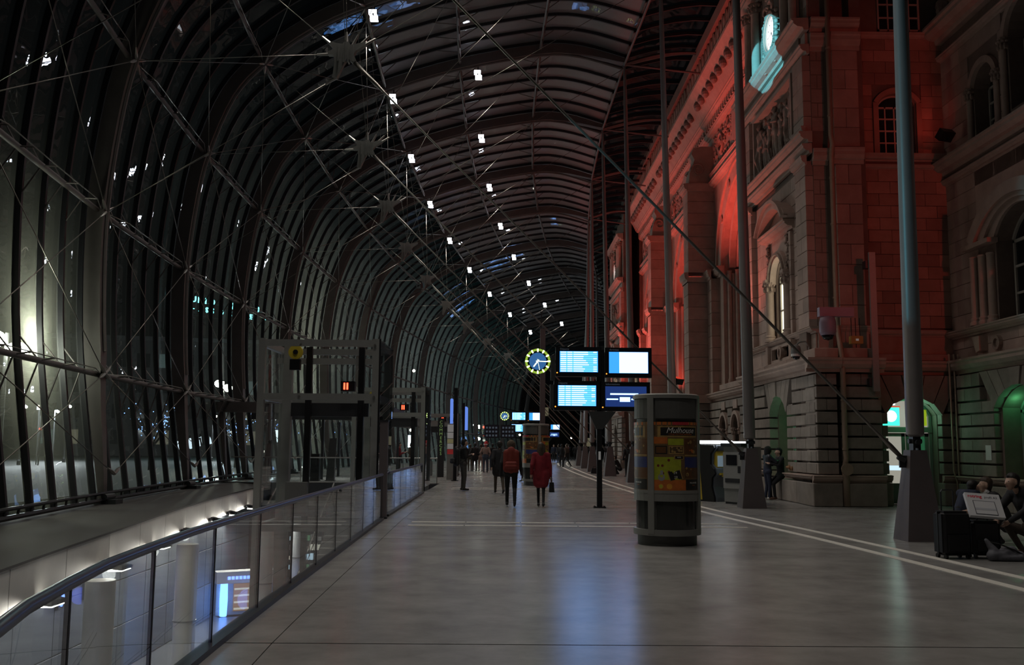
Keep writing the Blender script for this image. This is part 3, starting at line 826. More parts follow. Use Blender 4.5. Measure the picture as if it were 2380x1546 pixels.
# shop end of the lower level under the bridge
we=struct('wall_lower_far','shopfront wall closing the lower level')
b=MB(); b.box(-13,-2.6,47,47.2,LZ,-.6); b.build('wall_core','concrete_dark',we)
for k in range(9):
    x0=-10.2+.82*k
    b=MB(); b.box(x0,x0+.78,46.85,46.95,LZ+.3,LZ+2.7); b.build('display_bay','dark_metal',we)
    for j in range(5):
        m=['led_shop','warm_shop','green_shop'][(k*2+j)%3]
        z=LZ+.4+.45*j
        for q in range(4):
            h=.16+.14*random.random()
            b=MB(); b.box(x0+.05+.18*q,x0+.05+.18*q+.13,46.72,46.85,z,z+h); b.build('goods',m if random.random()<.6 else 'concrete_white',we)
lamp('shop_light','AREA',(-7.5,45.5,-1.0),60,(.95,.97,1),None,target=(-7.5,45.5,-5),size=3)
# slab edge of the bridge
br=struct('trim_3','dark slab edge of the bridge across the well')
b=MB(); b.box(-13.2,-2.7,41.2,41.5,-.75,-.0); b.build('slab_edge','concrete_dark',br)
b=MB(); b.box(-13.2,-2.7,41.14,41.2,-.95,-.75); b.build('soffit_edge','concrete_white',br)
b=MB(); b.box(-13.2,-2.7,41.2,60,-.9,-.3); b.build('slab_body','concrete',br)
# underside of the main floor along the well
b=MB(); b.loft([[(rail_x(y)+.1,y,-.55),(3.0,y,-.55),(3.0,y,-.7),(rail_x(y)+.1,y,-.7)] for y in [1.3+1.0*k for k in range(41)]]); b.build('soffit_plate','concrete_white',br)
# stair rising away from the camera
stair=thing('stone_stair','stone stair flight descending into the lower level behind lift','stairs',(-4.6,25.3,LZ))
for k in range(24):
    z=k*.165; y=k*.38
    o=block('step',-1.35,1.35,y,y+.46,z,z+.165,'concrete',stair,.008)
    o=block('nosing',-1.3,1.3,y-.005,y+.06,z+.165,z+.168,'tactile',stair,0)
b=MB(); b.loft([[(-1.4,0,-.0),(1.4,0,-.0),(1.4,0,.02),(-1.4,0,.02)],[(-1.4,24*.38,0),(1.4,24*.38,0),(1.4,24*.38,24*.165-.02),(-1.4,24*.38,24*.165-.02)]]); b.build('string','concrete_dark',stair)
for sx in (-1.38,1.38):
    b=MB(); b.tube([(sx,-.5,.1),(sx,-.4,.92),(sx,0,1.0),(sx,24*.38,24*.165+1.0)],.028,8); b.tube([(sx,0,.7),(sx,24*.38,24*.165+.7)],.016,6)
    for k in range(0,25,4): b.tube([(sx,k*.38,k*.165),(sx,k*.38,k*.165+1.0)],.02,6)
    b.build('handrail','steel',stair)
# money machine kiosk set in the lower wall, two blue light tubes at its sides
q=on_x(528,1380,-10.5); yk=q.y
kt=thing('photo_kiosk','lit kiosk with two glowing blue light tubes on lower level wall','kiosk',(-9.7,yk-.6,LZ),math.radians(-62))
zc=q.z-LZ
b=MB(); b.box(-.1,.55,-1.05,1.05,0,zc-.75); b.box(-.1,.12,-1.05,1.05,zc-.75,zc+.75); b.build('body','grey_metal',kt)
b=MB(); b.box(0,.6,-1.15,1.15,zc+.58,zc+1.0); b.build('fascia','white_paint',kt)
b=MB()
for k in range(11): b.box(.6,.61,-.75+.14*k,-.75+.14*k+.10,zc+.72,zc+.83)
b.build('fascia_lettering','led_blue',kt)
b=MB(); b.box(.12,.16,-.42,.52,zc-.5,zc+.5); b.cur=1
for k in range(4): b.box(.16,.165,-.4,.5,zc-.45+.24*k,zc-.38+.24*k)
b.build('picture_panel',['warm_picture','warm_shop'],kt)
for y in (-.82,.82):
    b=MB(); b.lathe([(0.02,zc-.72),(.13,zc-.6),(.15,zc),(.13,zc+.6),(.02,zc+.72)],c=(.35,y),n=12); b.build('light_tube','tube_blue',kt,smooth=True)
lamp('kiosk_light','POINT',(.9,0,zc),38,(.15,.3,1.0),kt,radius=.4)
for k,(px,py) in enumerate(((145,1385),(205,1365))):
    q=on_x(px,py,-10.55); t=thing('blue_sign','small glowing blue sign on lower wall beside first column','sign',(-10.6,q.y,q.z),0,'blue signs on the lower wall')
    b=MB(); b.box(-.04,.04,-.16,.16,-.3,.3); b.build('case','dark_metal',t)
    b=MB(); b.tube([(.06,-.08,-.22),(.06,.06,-.05),(.06,-.06,.08),(.06,.09,.24)],.045,6); b.build('tube','led_blue',t)
    lamp('sign_light','POINT',(.5,0,0),9,(.12,.2,1.0),t,radius=.2)
# recessed ceiling lights of the lower level
for k,Y in enumerate((8,14,20,26,32,38)):
    t=thing('soffit_light','square recessed light in soffit over lower level walkway','lamp',(-9.4,Y,-.92),0,'recessed lights of the lower level')
    b=MB(); b.box(-.18,.18,-.18,.18,-.01,.02); b.build('trim','white_paint',t)
    b=MB(); b.box(-.14,.14,-.14,.14,-.02,-.01); b.build('diffuser','lamp_strip',t)
    lamp('lamp_light','SPOT',(0,0,-.06),270,(.94,.97,1.0),t,target=(.3,0,-4),angle=150,blend=.5,radius=.2)
# ------------------------------------------------------------------ the old station
def ashlar(fr, u0,u1,v0,v1, n0,n1, ch, sw, material, parent, holes=(), gap=.006, bev=.012, name='stone', jit=.0, gu=.004):
    """courses of separate stones; holes are (u0,u1,v0,v1) rectangles left free"""
    nc=max(1,round((v1-v0)/ch)); ch=(v1-v0)/nc
    for k in range(nc):
        a,c=v0+k*ch,v0+(k+1)*ch
        free=[(u0,u1)]
        for h in holes:
            if h[2]<c-.03 and h[3]>a+.03:
                nf=[]
                for p,q in free:
                    if h[0]>p: nf.append((p,min(q,h[0])))
                    if h[1]<q: nf.append((max(p,h[1]),q))
                free=[(p,q) for p,q in nf if q-p>.04]
        for p,q in free:
            m=max(1,round((q-p)/sw))
            off=(.5 if k%2 else 0)
            xs=[p]+[p+(q-p)*(j+ (off*.999 if off else 0))/m for j in range(0 if off else 1,m)]+[q]
            xs=sorted(set(round(x,3) for x in xs))
            for x0,x1 in zip(xs,xs[1:]):
                if x1-x0<.08: continue
                stone(name,fr,x0+gu,x1-gu,a+gap,c-gap,n0,n1+random.uniform(-jit,jit),material,parent,bev)
CORN=[(0,0),(0,.10),(.10,.12),(.12,.22),(.22,.30),(.30,.30),(.34,.34),(.40,.34),(.42,0)]
def cornice(fr,u0,u1,v,h,proj,parent,n0=0.0,material='stone_trim',name='cornice'):
    b=FB(fr); b.run([(v+a/.42*h,n0+n/.34*proj) for a,n in CORN],u0,u1); return b.build(name,material,parent)
def pane_grid(win, fr, u0,u1,v0,v1,n, cols, rows, fw, material, pane, arch_r=None, name_f='frame', depth=.07):
    """window: frame bars and separate panes"""
    b=FB(fr)
    b.box(u0,u0+fw,v0,v1,n,n+depth); b.box(u1-fw,u1,v0,v1,n,n+depth); b.box(u0,u1,v0,v0+fw,n,n+depth); b.box(u0,u1,v1-fw,v1,n,n+depth)
    du=(u1-u0)/cols; dv=(v1-v0)/rows
    for k in range(1,cols): b.box(u0+k*du-fw*.4,u0+k*du+fw*.4,v0,v1,n,n+depth)
    for k in range(1,rows): b.box(u0,u1,v0+k*dv-fw*.4,v0+k*dv+fw*.4,n,n+depth*.9)
    b.build(name_f,material,win)
    for i in range(cols):
        for j in range(rows):
            b=FB(fr); b.box(u0+i*du+fw*.3,u0+(i+1)*du-fw*.3,v0+j*dv+fw*.3,v0+(j+1)*dv-fw*.3,n+.01,n+.02); b.build('pane',pane,win)
def seg_arc(uc, hw, spring, rise, n=12):
    r=(hw*hw+rise*rise)/(2*rise); cv=spring+rise-r; a=math.asin(min(1,hw/r))
    return [(uc+r*math.sin(-a+2*a*k/n), cv+r*math.cos(-a+2*a*k/n)) for k in range(n+1)]
def opening(uc,hw,v0,spring,rise,n=12):
    return [(uc-hw,v0)]+seg_arc(uc,hw,spring,rise,n)+[(uc+hw,v0)]
def arch_band(fr,uc,hw,spring,rise,t,n0,n1,material,parent,name='archivolt',seg=16):
    a=seg_arc(uc,hw,spring,rise,seg); r=(hw*hw+rise*rise)/(2*rise); cv=spring+rise-r
    b=FB(fr); secs=[]
    for (u,v) in a:
        d=Vector((u-uc,v-cv)).normalized()
        secs.append([(u,v,n0),(u,v,n1),(u+d.x*t,v+d.y*t,n1),(u+d.x*t,v+d.y*t,n0)])
    b.loft(secs); return b.build(name,material,parent)
def voussoirs(fr,uc,hw,spring,rise,n,vtop,n0,n1,material,parent,splay=1.7):
    a=seg_arc(uc,hw,spring,rise,n)
    tops=[(uc+(u-uc)*splay,vtop) for u,v in a]
    for k in range(n):
        g=.012
        b=FB(fr); b.poly([(a[k][0]+g,a[k][1]),(a[k+1][0]-g,a[k+1][1]),(tops[k+1][0]-g*1.6,vtop-.01),(tops[k][0]+g*1.6,vtop-.01)],(),n0,n1+(.04 if k==n//2 else 0))
        b.build('voussoir',material,parent)
def column(fr,u,n,v0,v1,r,parent,material='stone_trim',cap=True):
    o=fr(Vector((u,v0,n))); top=v1-v0
    b=MB(); b.lathe([(r*1.4,0),(r*1.4,.08),(r*1.15,.12),(r*1.3,.18),(r,.22),(r*.95,top-.4),(r*1.05,top-.38),(r*.98,top-.34)],n=14); 
    c=b.build('column',material,parent); c.location=o; smooth_angle(c)
    if cap:
        b=MB(); b.lathe([(r*.98,top-.36),(r*1.3,top-.2),(r*1.15,top-.16),(r*1.6,top-.06),(r*1.6,top)],n=8)
        for k in range(8):
            a=2*PI*k/8; b.ball((r*1.25*math.cos(a),r*1.25*math.sin(a),top-.24),(.05,.05,.09),6,4); b.ball((r*1.45*math.cos(a+.4),r*1.45*math.sin(a+.4),top-.1),(.05,.05,.05),6,4)
        d=b.build('capital','stone_carved',parent); d.location=o
# relief figures: each carved figure is one continuous body
def relief_figure(fr, u, v, h, n, pose, parent, flip=1):
    caps,J,_=limb_set(pose,top='stone_carved',bottom='stone_carved',skin='stone_carved',shoe='stone_carved',hands=False,bulk=1.05,face_dir=(.35*flip,1,0))
    caps=[(c[0],c[1],c[2],c[3],'stone_carved')+tuple(c[5:]) for c in caps]
    caps+= [((-.1,-.05,.9),(-.14,-.05,.2),.15,.12,'stone_carved'),((.08,-.05,1.0),(.02,-.06,.45),.13,.1,'stone_carved'),((-.2,-.04,1.3),(.15,-.02,.95),.06,.06,'stone_carved')]
    me=voxel_mesh(caps,['stone_carved'],.03,1,'relief_figure')
    s=h/1.75
    for w in me.vertices:
        c=w.co; w.co=fr(Vector((u+flip*c.x*s*1.15, v+c.z*s, n+max(-.02,.12+c.y*s*.9))))
    o=bpy.data.objects.new('relief_figure',me); COL.objects.link(o); o.parent=parent
POSES=[dict(),dict(ell=(-.42,.05,1.25),wrl=(-.5,.1,1.48),knl=(-.14,.14,.52)),dict(elr=(.40,.1,1.3),wrr=(.3,.15,1.55),head=(.04,.03,1.62)),dict(ell=(-.3,.1,1.16),wrl=(-.08,.2,1.2),elr=(.3,.1,1.16),wrr=(.08,.2,1.15)),dict(knr=(.18,.16,.55),wrr=(.4,.1,1.0),elr=(.36,0,1.2))]
def pavilion(y0, idx, detail=True):
    ws=struct('wall_right_pavilion' if idx==0 else 'wall_right_far_pavilion','sandstone clock pavilion of the old station')
    fr=W(9.2); y1=y0+7.3; yc=y0+3.3
    core=FB(fr)
    hole_g=opening(yc,.92,.72,2.72,.55); hole_w=opening(yc,.78,5.2,7.1,.76)
    core.poly([(y0-.02,0),(y1,0),(y1,19.9),(y0-.02,19.9)],[hole_g,hole_w],-.62,0)
    core.build('wall_core','stone_core',ws)
    b=FB(fr); b.box(y0+.02,y1,0.02,19.8,-1.6,-1.25); b.build('inner_wall','stone_core',ws)
    # plinth
    hs=[(yc-.98,yc+.98,.65,3.4)]
    ashlar(fr,y0-.55,y1+.15,0,.66,-.02,.42,.66,1.6,'stone_grey',ws,bev=.02,name='plinth_stone')
    cornice(fr,y0-.6,yc-1.0,.66,.22,.48,ws,name='torus'); cornice(fr,yc+1.0,y1+.15,.66,.22,.48,ws,name='torus')
    # rusticated ground floor
    vtop=3.78
    ashlar(fr,y0-.45,y1+.1,.88,2.98,-.02,.29,.36,.95,'stone_grey',ws,holes=hs,gap=.028,bev=.014,name='rusticated_stone')
    ashlar(fr,y0-.45,y1+.1,2.98,vtop,-.02,.29,.40,.95,'stone_grey',ws,holes=[(yc-1.55,yc+1.55,2.5,4)],gap=.028,bev=.014,name='rusticated_stone')
    voussoirs(fr,yc,.95,2.74,.56,6,vtop,-.02,.31,'stone_grey',ws,1.55)
    b=FB(fr); b.poly([(yc-1.55,2.99),(yc-.97,2.72),(yc-.97,2.99)],(),0,.26); b.build('infill_stone','stone_grey',ws)
    cornice(fr,y0-.62,y1+.15,3.8,.42,.52,ws,n0=.1)
    ashlar(fr,y0-.25,y1+.1,4.22,4.42,-.02,.26,.2,2.4,'stone',ws,name='band_stone')
    # pedestal zone with panel and rosette
    ashlar(fr,y0-.02,y1,4.42,5.0,-.02,.06,.6,1.5,'stone',ws,holes=[(yc-1.2,yc+1.2,4.4,5.1)])
    b=FB(fr); b.box(yc-1.2,yc+1.2,4.42,5.0,-.02,.0); b.box(yc-1.15,yc+1.15,4.44,4.54,0,.14); b.box(yc-1.15,yc+1.15,4.90,5.0,0,.14); b.box(yc-1.15,yc-1.05,4.54,4.9,0,.14); b.box(yc+1.05,yc+1.15,4.54,4.9,0,.14); b.build('pedestal_panel','stone_trim',ws)
    b=FB(fr); b.arch(yc,4.72,.14,.22,0,2*PI,.0,.2,20)
    for k in range(6):
        a=k*PI/3; b.arch(yc+.085*math.cos(a),4.72+.085*math.sin(a),.0,.05,0,2*PI,0,.15,8)
    b.build('rosette','stone_carved',ws)
    for s in (-1.32,1.32):
        b=FB(fr); b.box(yc+s-.12,yc+s+.12,4.42,5.02,0,.24); b.build('pedestal','stone_trim',ws)
    cornice(fr,y0-.12,y1+.1,5.0,.18,.26,ws,name='sill_course')
    # upper wall stones
    hw=[(yc-1.35,yc+1.35,5.0,8.75),(y0-.05,y0+1.0,5,13.5),(y1-1.0,y1+.05,5,13.5)]
    ashlar(fr,y0,y1,5.18,10.2,-.02,.05,.46,1.05,'stone',ws,holes=hw,bev=.008)
    for a,c in ((y0,y0+1.0),(y1-1.0,y1)):
        ashlar(fr,a,c,5.18,10.2,-.02,.24,.46,1.2,'stone',ws,bev=.012,name='pilaster_stone')
        cornice(fr,a-.08,c+.08,10.05,.3,.18,ws,n0=.2,name='pilaster_cap')
        ashlar(fr,a,c,11.1,13.5,-.02,.24,.46,1.2,'stone',ws,bev=.012,name='pilaster_stone')
        cornice(fr,a-.06,c+.06,11.05,.22,.14,ws,n0=.2,name='pilaster_base')
    # arched window with columns, capitals and segmental pediment
    for s in (-1,1):
        column(fr,yc+s*1.02,.16,5.18,7.2,.15,ws)
        b=FB(fr); b.box(yc+s*1.02-.17,yc+s*1.02+.17,7.2,7.3,-.02,.36); b.build('impost','stone_trim',ws)
        ashlar(fr,yc+s*1.30-.10,yc+s*1.30+.10,5.18,8.5,0,.16,.5,.3,'stone',ws,bev=.008,name='jamb_stone')
        b=FB(fr); rr=random.Random(5)
        for k in range(22):
            v=7.35+k*.055; w=.13*(1-.4*k/22)
            b.ball((yc+s*1.1+rr.uniform(-w,w),v,.12+rr.uniform(0,.08)),(.055,.06,.05),6,4)
        b.build('leaf_drop','stone_carved',ws)
    ar=arch_band(fr,yc,.80,7.12,.78,.20,-.02,.22,'stone_trim',ws); arch_band(fr,yc,.86,7.12,.84,.08,.2,.30,'stone_carved',ws,name='bead_moulding')
    b=FB(fr)
    b.poly([(yc-1.0,7.3),(yc-1.0,8.6),(yc+1.0,8.6),(yc+1.0,7.3)]+[(u,v) for u,v in seg_arc(yc,.99,7.3,.8,14)[::-1]][1:-1],(),-.02,.10); b.build('spandrel','stone',ws)
    cornice(fr,yc-1.55,yc+1.55,8.55,.30,.42,ws,name='pediment_base')
    arch_band(fr,yc,1.5,8.85,.62,.22,.0,.42,'stone_trim',ws,name='pediment_arch',seg=18)
    arch_band(fr,yc,1.56,8.87,.80,.10,.3,.52,'stone_trim',ws,name='pediment_rim',seg=18)
    b=FB(fr); b.poly([(yc-1.5,8.86)]+seg_arc(yc,1.45,8.86,.6,14)+[(yc+1.5,8.86)],(),.0,.08); b.build('tympanum','stone_red',ws)
    win=struct('window_%d'%(1+idx*3))
    pane_grid(win,fr,yc-.72,yc+.72,5.24,7.15,-.16,2,2,.07,'window_paint','lit_window')
    b=FB(fr); b.poly(seg_arc(yc,.72,7.15,.66,14),(),-.15,-.14); b.build('fan_pane','lit_window',win)
    arch_band(fr,yc,.68,7.15,.62,.07,-.16,-.09,'window_paint',win,name='fan_frame')
    b=FB(fr); b.box(yc-.95,yc+.95,5.16,5.26,-.55,.12); b.build('sill','stone_trim',win)
    # cornice, relief, entablature
    cornice(fr,y0-.15,y1+.1,10.40,.30,.30,ws,n0=.05); cornice(fr,y0-.2,y1+.12,10.72,.34,.40,ws,n0=.05)
    ashlar(fr,y0,y1,11.08,13.5,-.02,.05,.6,1.4,'stone',ws,holes=[(yc-2.25,yc+2.35,11.2,13.35),(y0-.05,y0+1.0,5,13.5),(y1-1.0,y1+.05,5,13.5)],bev=.008)
    b=FB(fr)
    for a,c,d,e in ((yc-2.25,yc+2.35,11.12,11.24),(yc-2.25,yc+2.35,13.24,13.36)): b.box(a,c,d,e,0,.28)
    for a in (yc-2.25,yc+2.23): b.box(a,a+.12,11.24,13.24,0,.28)
    b.build('relief_frame','stone_trim',ws)
    nf=7 if detail else 4
    for k in range(nf):
        relief_figure(fr,yc-1.85+k*(3.8/(nf-1)),11.25,1.85-.22*((k*7)%3),.0,POSES[k%5],ws,1 if k%2 else -1)
    b=FB(fr); rr=random.Random(3)
    for k in range(60): b.ball((yc+rr.uniform(-2.1,2.2),rr.uniform(11.3,13.1),.0),(rr.uniform(.08,.2),rr.uniform(.08,.22),.09),6,4)
    b.build('relief_ground','stone_carved',ws)
    cornice(fr,y0-.15,y1+.1,13.5,.30,.30,ws,n0=.05); ashlar(fr,y0-.05,y1+.05,13.8,14.2,-.02,.14,.4,1.1,'stone',ws,name='frieze_stone'); cornice(fr,y0-.25,y1+.15,14.2,.38,.52,ws,n0=.08)
    # attic storey with pilasters
    ashlar(fr,y0,y1,14.6,17.6,-.02,.05,.5,1.2,'stone',ws,holes=[(yc-.95,yc+.95,14.6,16.9)],bev=.008)
    for s in (-2.7,-1.75,1.75,2.7):
        column(fr,yc+s,.26,14.62,17.5,.16,ws)
        b=FB(fr)
        for k in range(3): b.box(yc+s-.24+.16*k,yc+s-.16+.16*k,14.7,17.4,.04,.10)
        b.build('reeded_panel','stone_carved',ws)
    cornice(fr,y0-.15,y1+.1,17.55,.5,.5,ws,n0=.05)
    # clock
    cl=thing('wall_clock','round white lit clock in carved stone frame on corner pavilion' if idx==0 else 'small lit clock in carved frame on the far pavilion','clock',fr(Vector((yc-.35,15.5,.30))))
    L=lambda v: Vector((-v.z, v.x, v.y))
    def LB():
        q=MB(); q.tf=L; return q
    b=LB(); b.arch(0,0,.60,.72,0,2*PI,-.25,.10,32); b.arch(0,0,.56,.62,0,2*PI,-.2,.04,32); b.build('rim','stone_trim',cl)
    b=LB()
    for k in range(40):
        a=2*PI*k/40; b.box(.72*math.cos(a)-.03,.72*math.cos(a)+.03,.72*math.sin(a)-.03,.72*math.sin(a)+.03,-.1,.12)
    b.build('beading','stone_carved',cl)
    b=LB(); b.arch(0,0,0,.57,0,2*PI,-.04,-.02,32); b.build('dial','clock_face',cl)
    for k in range(12):
        a=PI/2-2*PI*k/12; c,s=math.cos(a),math.sin(a); q=LB(); w=.018
        q.poly([(.40*c-w*s,.40*s+w*c),(.40*c+w*s,.40*s-w*c),(.50*c+w*s,.50*s-w*c),(.50*c-w*s,.50*s+w*c)],(),-.02,-.012); q.build('hour_mark','black_metal',cl)
    for ang,ln,w in ((7.25/12,.30,.022),(15.2/60,.46,.014)):
        a=PI/2-2*PI*ang; c,s=-math.cos(a),math.sin(a); c=math.cos(a); q=LB()
        q.poly([(-.08*c-w*s,-.08*s+w*c),(-.08*c+w*s,-.08*s-w*c),(ln*c+w*.5*s,ln*s-w*.5*c),(ln*c-w*.5*s,ln*s+w*.5*c)],(),-.012,-.005); q.build('hand','black_metal',cl)
    b=LB(); rr=random.Random(9)
    for s in (-1,1):
        pts=[]
        for k in range(22):
            a=-2.2+k*.22; r=.36*(1-k/26); pts.append((s*(.62+r*math.cos(a)*.7),-.85+r*math.sin(a),.05))
        b.tube(pts,.05,6)
        b.tube([(s*.35,.72,.05),(s*.5,.85,.08),(s*.42,1.0,.1),(s*.22,1.0,.1)],.06,6)
        for k in range(6): b.ball((s*(.74+.03*rr.random()),-.5+k*.2,.04),(.07,.09,.07),6,4)
    for k in range(18): b.ball((rr.uniform(-.22,.22)*(1-k/22),.85+k*.055,.06),(.09,.07,.1),6,4)
    b.tube([(-.5,-.75,.05),(-.2,-.95,.1),(.2,-.95,.1),(.5,-.75,.05)],.09,6)
    b.build('carved_frame','stone_trim',cl,smooth=True)
    return ws
pav=pavilion(27.9,0)
w=struct('window_13'); pane_grid(w,W(9.2),30.4,32.0,.8,2.7,-.5,2,3,.07,'window_green','green_pane')
for k in range(5):
    b=MB(); b.ball((9.62,30.52,1.0+.4*k),(.04,.05,.05),8,5); b.build('green_lamp','lit_green',w)
b=MB(); b.box(9.6,9.64,30.42,30.47,1.9,2.9); b.build('green_strip','lit_green',w)
lamp('window_light','POINT',(9.45,30.75,2.6),5,(.15,1.0,.4),None,radius=.1)
pavilion(73.0,1,False)
# ---- camera-facing recess wall beside the pavilion
rec=struct('wall_back_recess','red-lit sandstone wall between pavilion and wing')
fs=S(28.3)
b=FB(fs); b.poly([(9.0,0),(13.6,0),(13.6,19.9),(9.0,19.9)],[opening(11.98,.80,0.0,2.62,.5),opening(11.95,.56,10.58,12.1,.36)],-.7,0); b.build('wall_core','stone_core',rec)
ashlar(fs,10.6,13.4,5.2,10.05,-.02,.05,.375,.78,'stone_red',rec,bev=.006,jit=.006)
ashlar(fs,10.6,13.4,10.55,14.2,-.02,.05,.375,.78,'stone_red',rec,holes=[(11.2,12.7,10.5,12.75)],bev=.006,jit=.006)
ashlar(fs,10.6,13.4,4.42,4.95,-.02,.05,.55,1.2,'stone_red',rec,bev=.006)
cornice(fs,10.6,13.42,4.95,.2,.14,rec,name='sill_course')
cornice(fs,10.6,13.42,10.05,.16,.12,rec); cornice(fs,10.6,13.42,10.3,.24,.22,rec)
cornice(fs,10.6,13.42,14.2,.2,.14,rec); 
cornice(fs,10.3,13.42,3.8,.42,.34,rec,n0=.02)
ashlar(fs,10.5,13.42,4.22,4.42,-.02,.16,.2,1.6,'stone',rec,name='band_stone')
arch_band(fs,11.95,.60,12.12,.36,.14,0,.12,'stone_red',rec,name='window_hood'); 
for s in (-1,1):
    b=FB(fs); b.box(11.95+s*.66-.08,11.95+s*.66+.08,10.55,12.15,0,.10); b.build('jamb','stone_red',rec)
w=struct('window_2'); pane_grid(w,fs,11.39,12.51,10.58,12.1,-.25,4,4,.05,'window_paint','dark_pane')
b=FB(fs); b.poly(seg_arc(11.95,.56,12.1,.34,12),(),-.24,-.2); b.build('fan_pane','dark_pane',w); arch_band(fs,11.95,.5,12.1,.31,.06,-.25,-.17,'window_paint',w,name='fan_frame')
w=struct('window_3'); pane_grid(w,fs,11.45,12.75,14.45,16.6,.0,4,5,.05,'window_paint','dark_pane')
# pilasters on the recess wall
ashlar(fs,9.2,9.6,5.18,10.05,-.02,.42,.46,.6,'stone',rec,name='pilaster_stone')
ashlar(fs,9.2,9.6,11.1,14.2,-.02,.42,.46,.6,'stone',rec,name='pilaster_stone')
ashlar(fs,9.82,10.6,5.2,10.05,-.02,.58,.62,.9,'stone',rec,name='pilaster_stone')
ashlar(fs,9.82,10.6,10.6,13.6,-.02,.55,.62,.9,'stone',rec,name='pilaster_stone')
for a,c in ((9.18,9.64),(9.76,10.66)):
    cornice(fs,a,c,10.05,.5,.2,rec,n0=.42 if a<9.5 else .55,name='pilaster_cap'); cornice(fs,a,c,4.95,.25,.12,rec,n0=.42 if a<9.5 else .58,name='pilaster_base'); cornice(fs,a,c,13.6,.55,.2,rec,n0=.42 if a<9.5 else .52,name='pilaster_cap')
    cornice(fs,a,c,14.2,.4,.3,rec,n0=.42)
# rusticated base of the corner
for a,c,n in ((8.92,9.52,.98),(9.66,10.78,.98),(10.8,11.16,.45),(12.80,13.42,.28)):
    ashlar(fs,a,c,.88,3.78,-.02,n,.36,1.2 if a>9.6 else .7,'stone_grey',rec,gap=.026,bev=.014,name='rusticated_stone',holes=[(10.7,11.2,3.0,4)] if n==.45 else ([(12.7,13.0,3.0,4)] if n==.28 else ()))
    ashlar(fs,a-(.2 if a<9 else .06),c+.04,0,.66,-.02,n+.14,.66,1.3,'stone_grey',rec,bev=.02,name='plinth_stone')
    cornice(fs,a-(.18 if a<9 else .05),c+.04,.66,.22,.16,rec,n0=n,name='torus')
cornice(fs,8.62,9.6,3.8,.42,.30,rec,n0=.98); cornice(fs,9.62,10.86,3.8,.42,.26,rec,n0=.98)
ashlar(fs,8.9,9.6,4.22,4.5,-.02,1.0,.3,.8,'stone',rec,name='band_stone'); ashlar(fs,9.7,10.75,4.22,4.5,-.02,1.0,.3,1.2,'stone',rec,name='band_stone')
b=FB(fs); b.box(9.2,9.62,4.5,5.18,0,.5); b.box(9.8,10.62,4.5,5.2,0,.64); b.build('pedestal','stone',rec)
voussoirs(fs,11.98,.84,2.62,.52,5,3.78,-.02,.34,'stone_grey',rec,1.62)
# door with green-lit transom signs
dr=struct('door_1','grey glazed door under green-lit transom signs')
b=FB(fs); b.box(11.1,12.85,0,3.2,-.68,-.62); b.build('back_panel','lit_room',dr)
b=FB(fs); b.box(11.18,11.26,0,2.6,-.40,-.30); b.box(12.68,12.76,0,2.6,-.40,-.30); b.box(11.18,12.76,2.12,2.28,-.42,-.28); b.build('frame','window_green',dr)
b=FB(fs)
for a,c in ((11.28,11.96),(11.99,12.66)):
    b.box(a,a+.11,.02,2.1,-.38,-.32); b.box(c-.11,c,.02,2.1,-.38,-.32); b.box(a,c,.02,.62,-.38,-.32); b.box(a,c,2.0,2.1,-.38,-.32)
b.build('leaf','window_green',dr)
for k,(a,c) in enumerate(((11.39,11.85),(12.10,12.55))):
    b=FB(fs); b.box(a,c,.62,2.0,-.36,-.35); b.build('pane','green_pane' if k else 'lit_room2',dr)
b=FB(fs); b.box(12.2,12.38,1.3,1.62,-.35,-.34); b.box(12.32,12.46,.7,.9,-.35,-.34); b.build('notice','white_paint',dr)
b=FB(fs); b.box(11.4,11.8,1.0,1.14,-.35,-.34); b.build('shop_strip','led_shop',dr)
arch_band(fs,11.98,.70,2.60,.46,.07,-.42,-.30,'window_green',dr,name='transom_arch')
for k,(a,c) in enumerate(((11.30,11.80),(12.18,12.50))):
    b=FB(fs); b.box(a,c,2.32,2.86,-.34,-.28); s=b.build('transom_sign','sign_green',dr)
    b=FB(fs); b.arch((a+c)/2,2.6,0,.17,0,2*PI,-.28,-.275,18); b.build('sign_core','sign_white',s)
b=FB(fs); b.box(12.54,12.62,2.32,2.8,-.34,-.3); b.build('transom_pane','lime_pane',dr)
b=FB(fs); b.box(11.28,11.82,2.86,2.90,-.33,-.26); b.build('red_edge','led_red_dim',dr)
b=FB(fs); b.arch(11.62,2.98,0,.05,0,2*PI,-.3,-.24,12); b.build('spot','lamp_white',dr)
lamp('transom_light','POINT',(11.98,28.25,2.75),6,(.15,1.0,.45),None,radius=.15)
# ---- wing projecting toward the camera
wing=struct('wall_right_wing','sandstone wing wall with arched windows')
fw=W(13.4)
gw=opening(24.55,1.15,.75,2.75,.55); bw=opening(24.35,1.25,5.1,7.3,.75); uw=opening(25.75,.62,10.45,11.9,.5); uw2=opening(23.6,.85,10.6,12.6,.8)
b=FB(fw); b.poly([(15,0),(28.4,0),(28.4,19.9),(15,19.9)],[gw,bw,uw,uw2],-.9,0); b.build('wall_core','stone_core',wing)
hl=[(23.3,25.8,.7,3.05)]
ashlar(fw,18,28.3,0,.66,-.02,.3,.66,1.7,'stone_grey',wing,bev=.02,name='plinth_stone')
cornice(fw,18,28.3,.66,.22,.36,wing,name='torus')
ashlar(fw,18,28.3,.88,2.98,-.02,.2,.36,1.1,'stone_grey',wing,holes=hl,gap=.026,bev=.014,name='rusticated_stone')
ashlar(fw,18,28.3,2.98,3.78,-.02,.2,.4,1.1,'stone_grey',wing,holes=[(22.6,26.5,2.9,4)],gap=.026,bev=.014,name='rusticated_stone')
voussoirs(fw,24.55,1.2,2.76,.56,7,3.78,-.02,.22,'stone_grey',wing,1.6)
cornice(fw,18,28.3,3.8,.42,.36,wing,n0=.04)
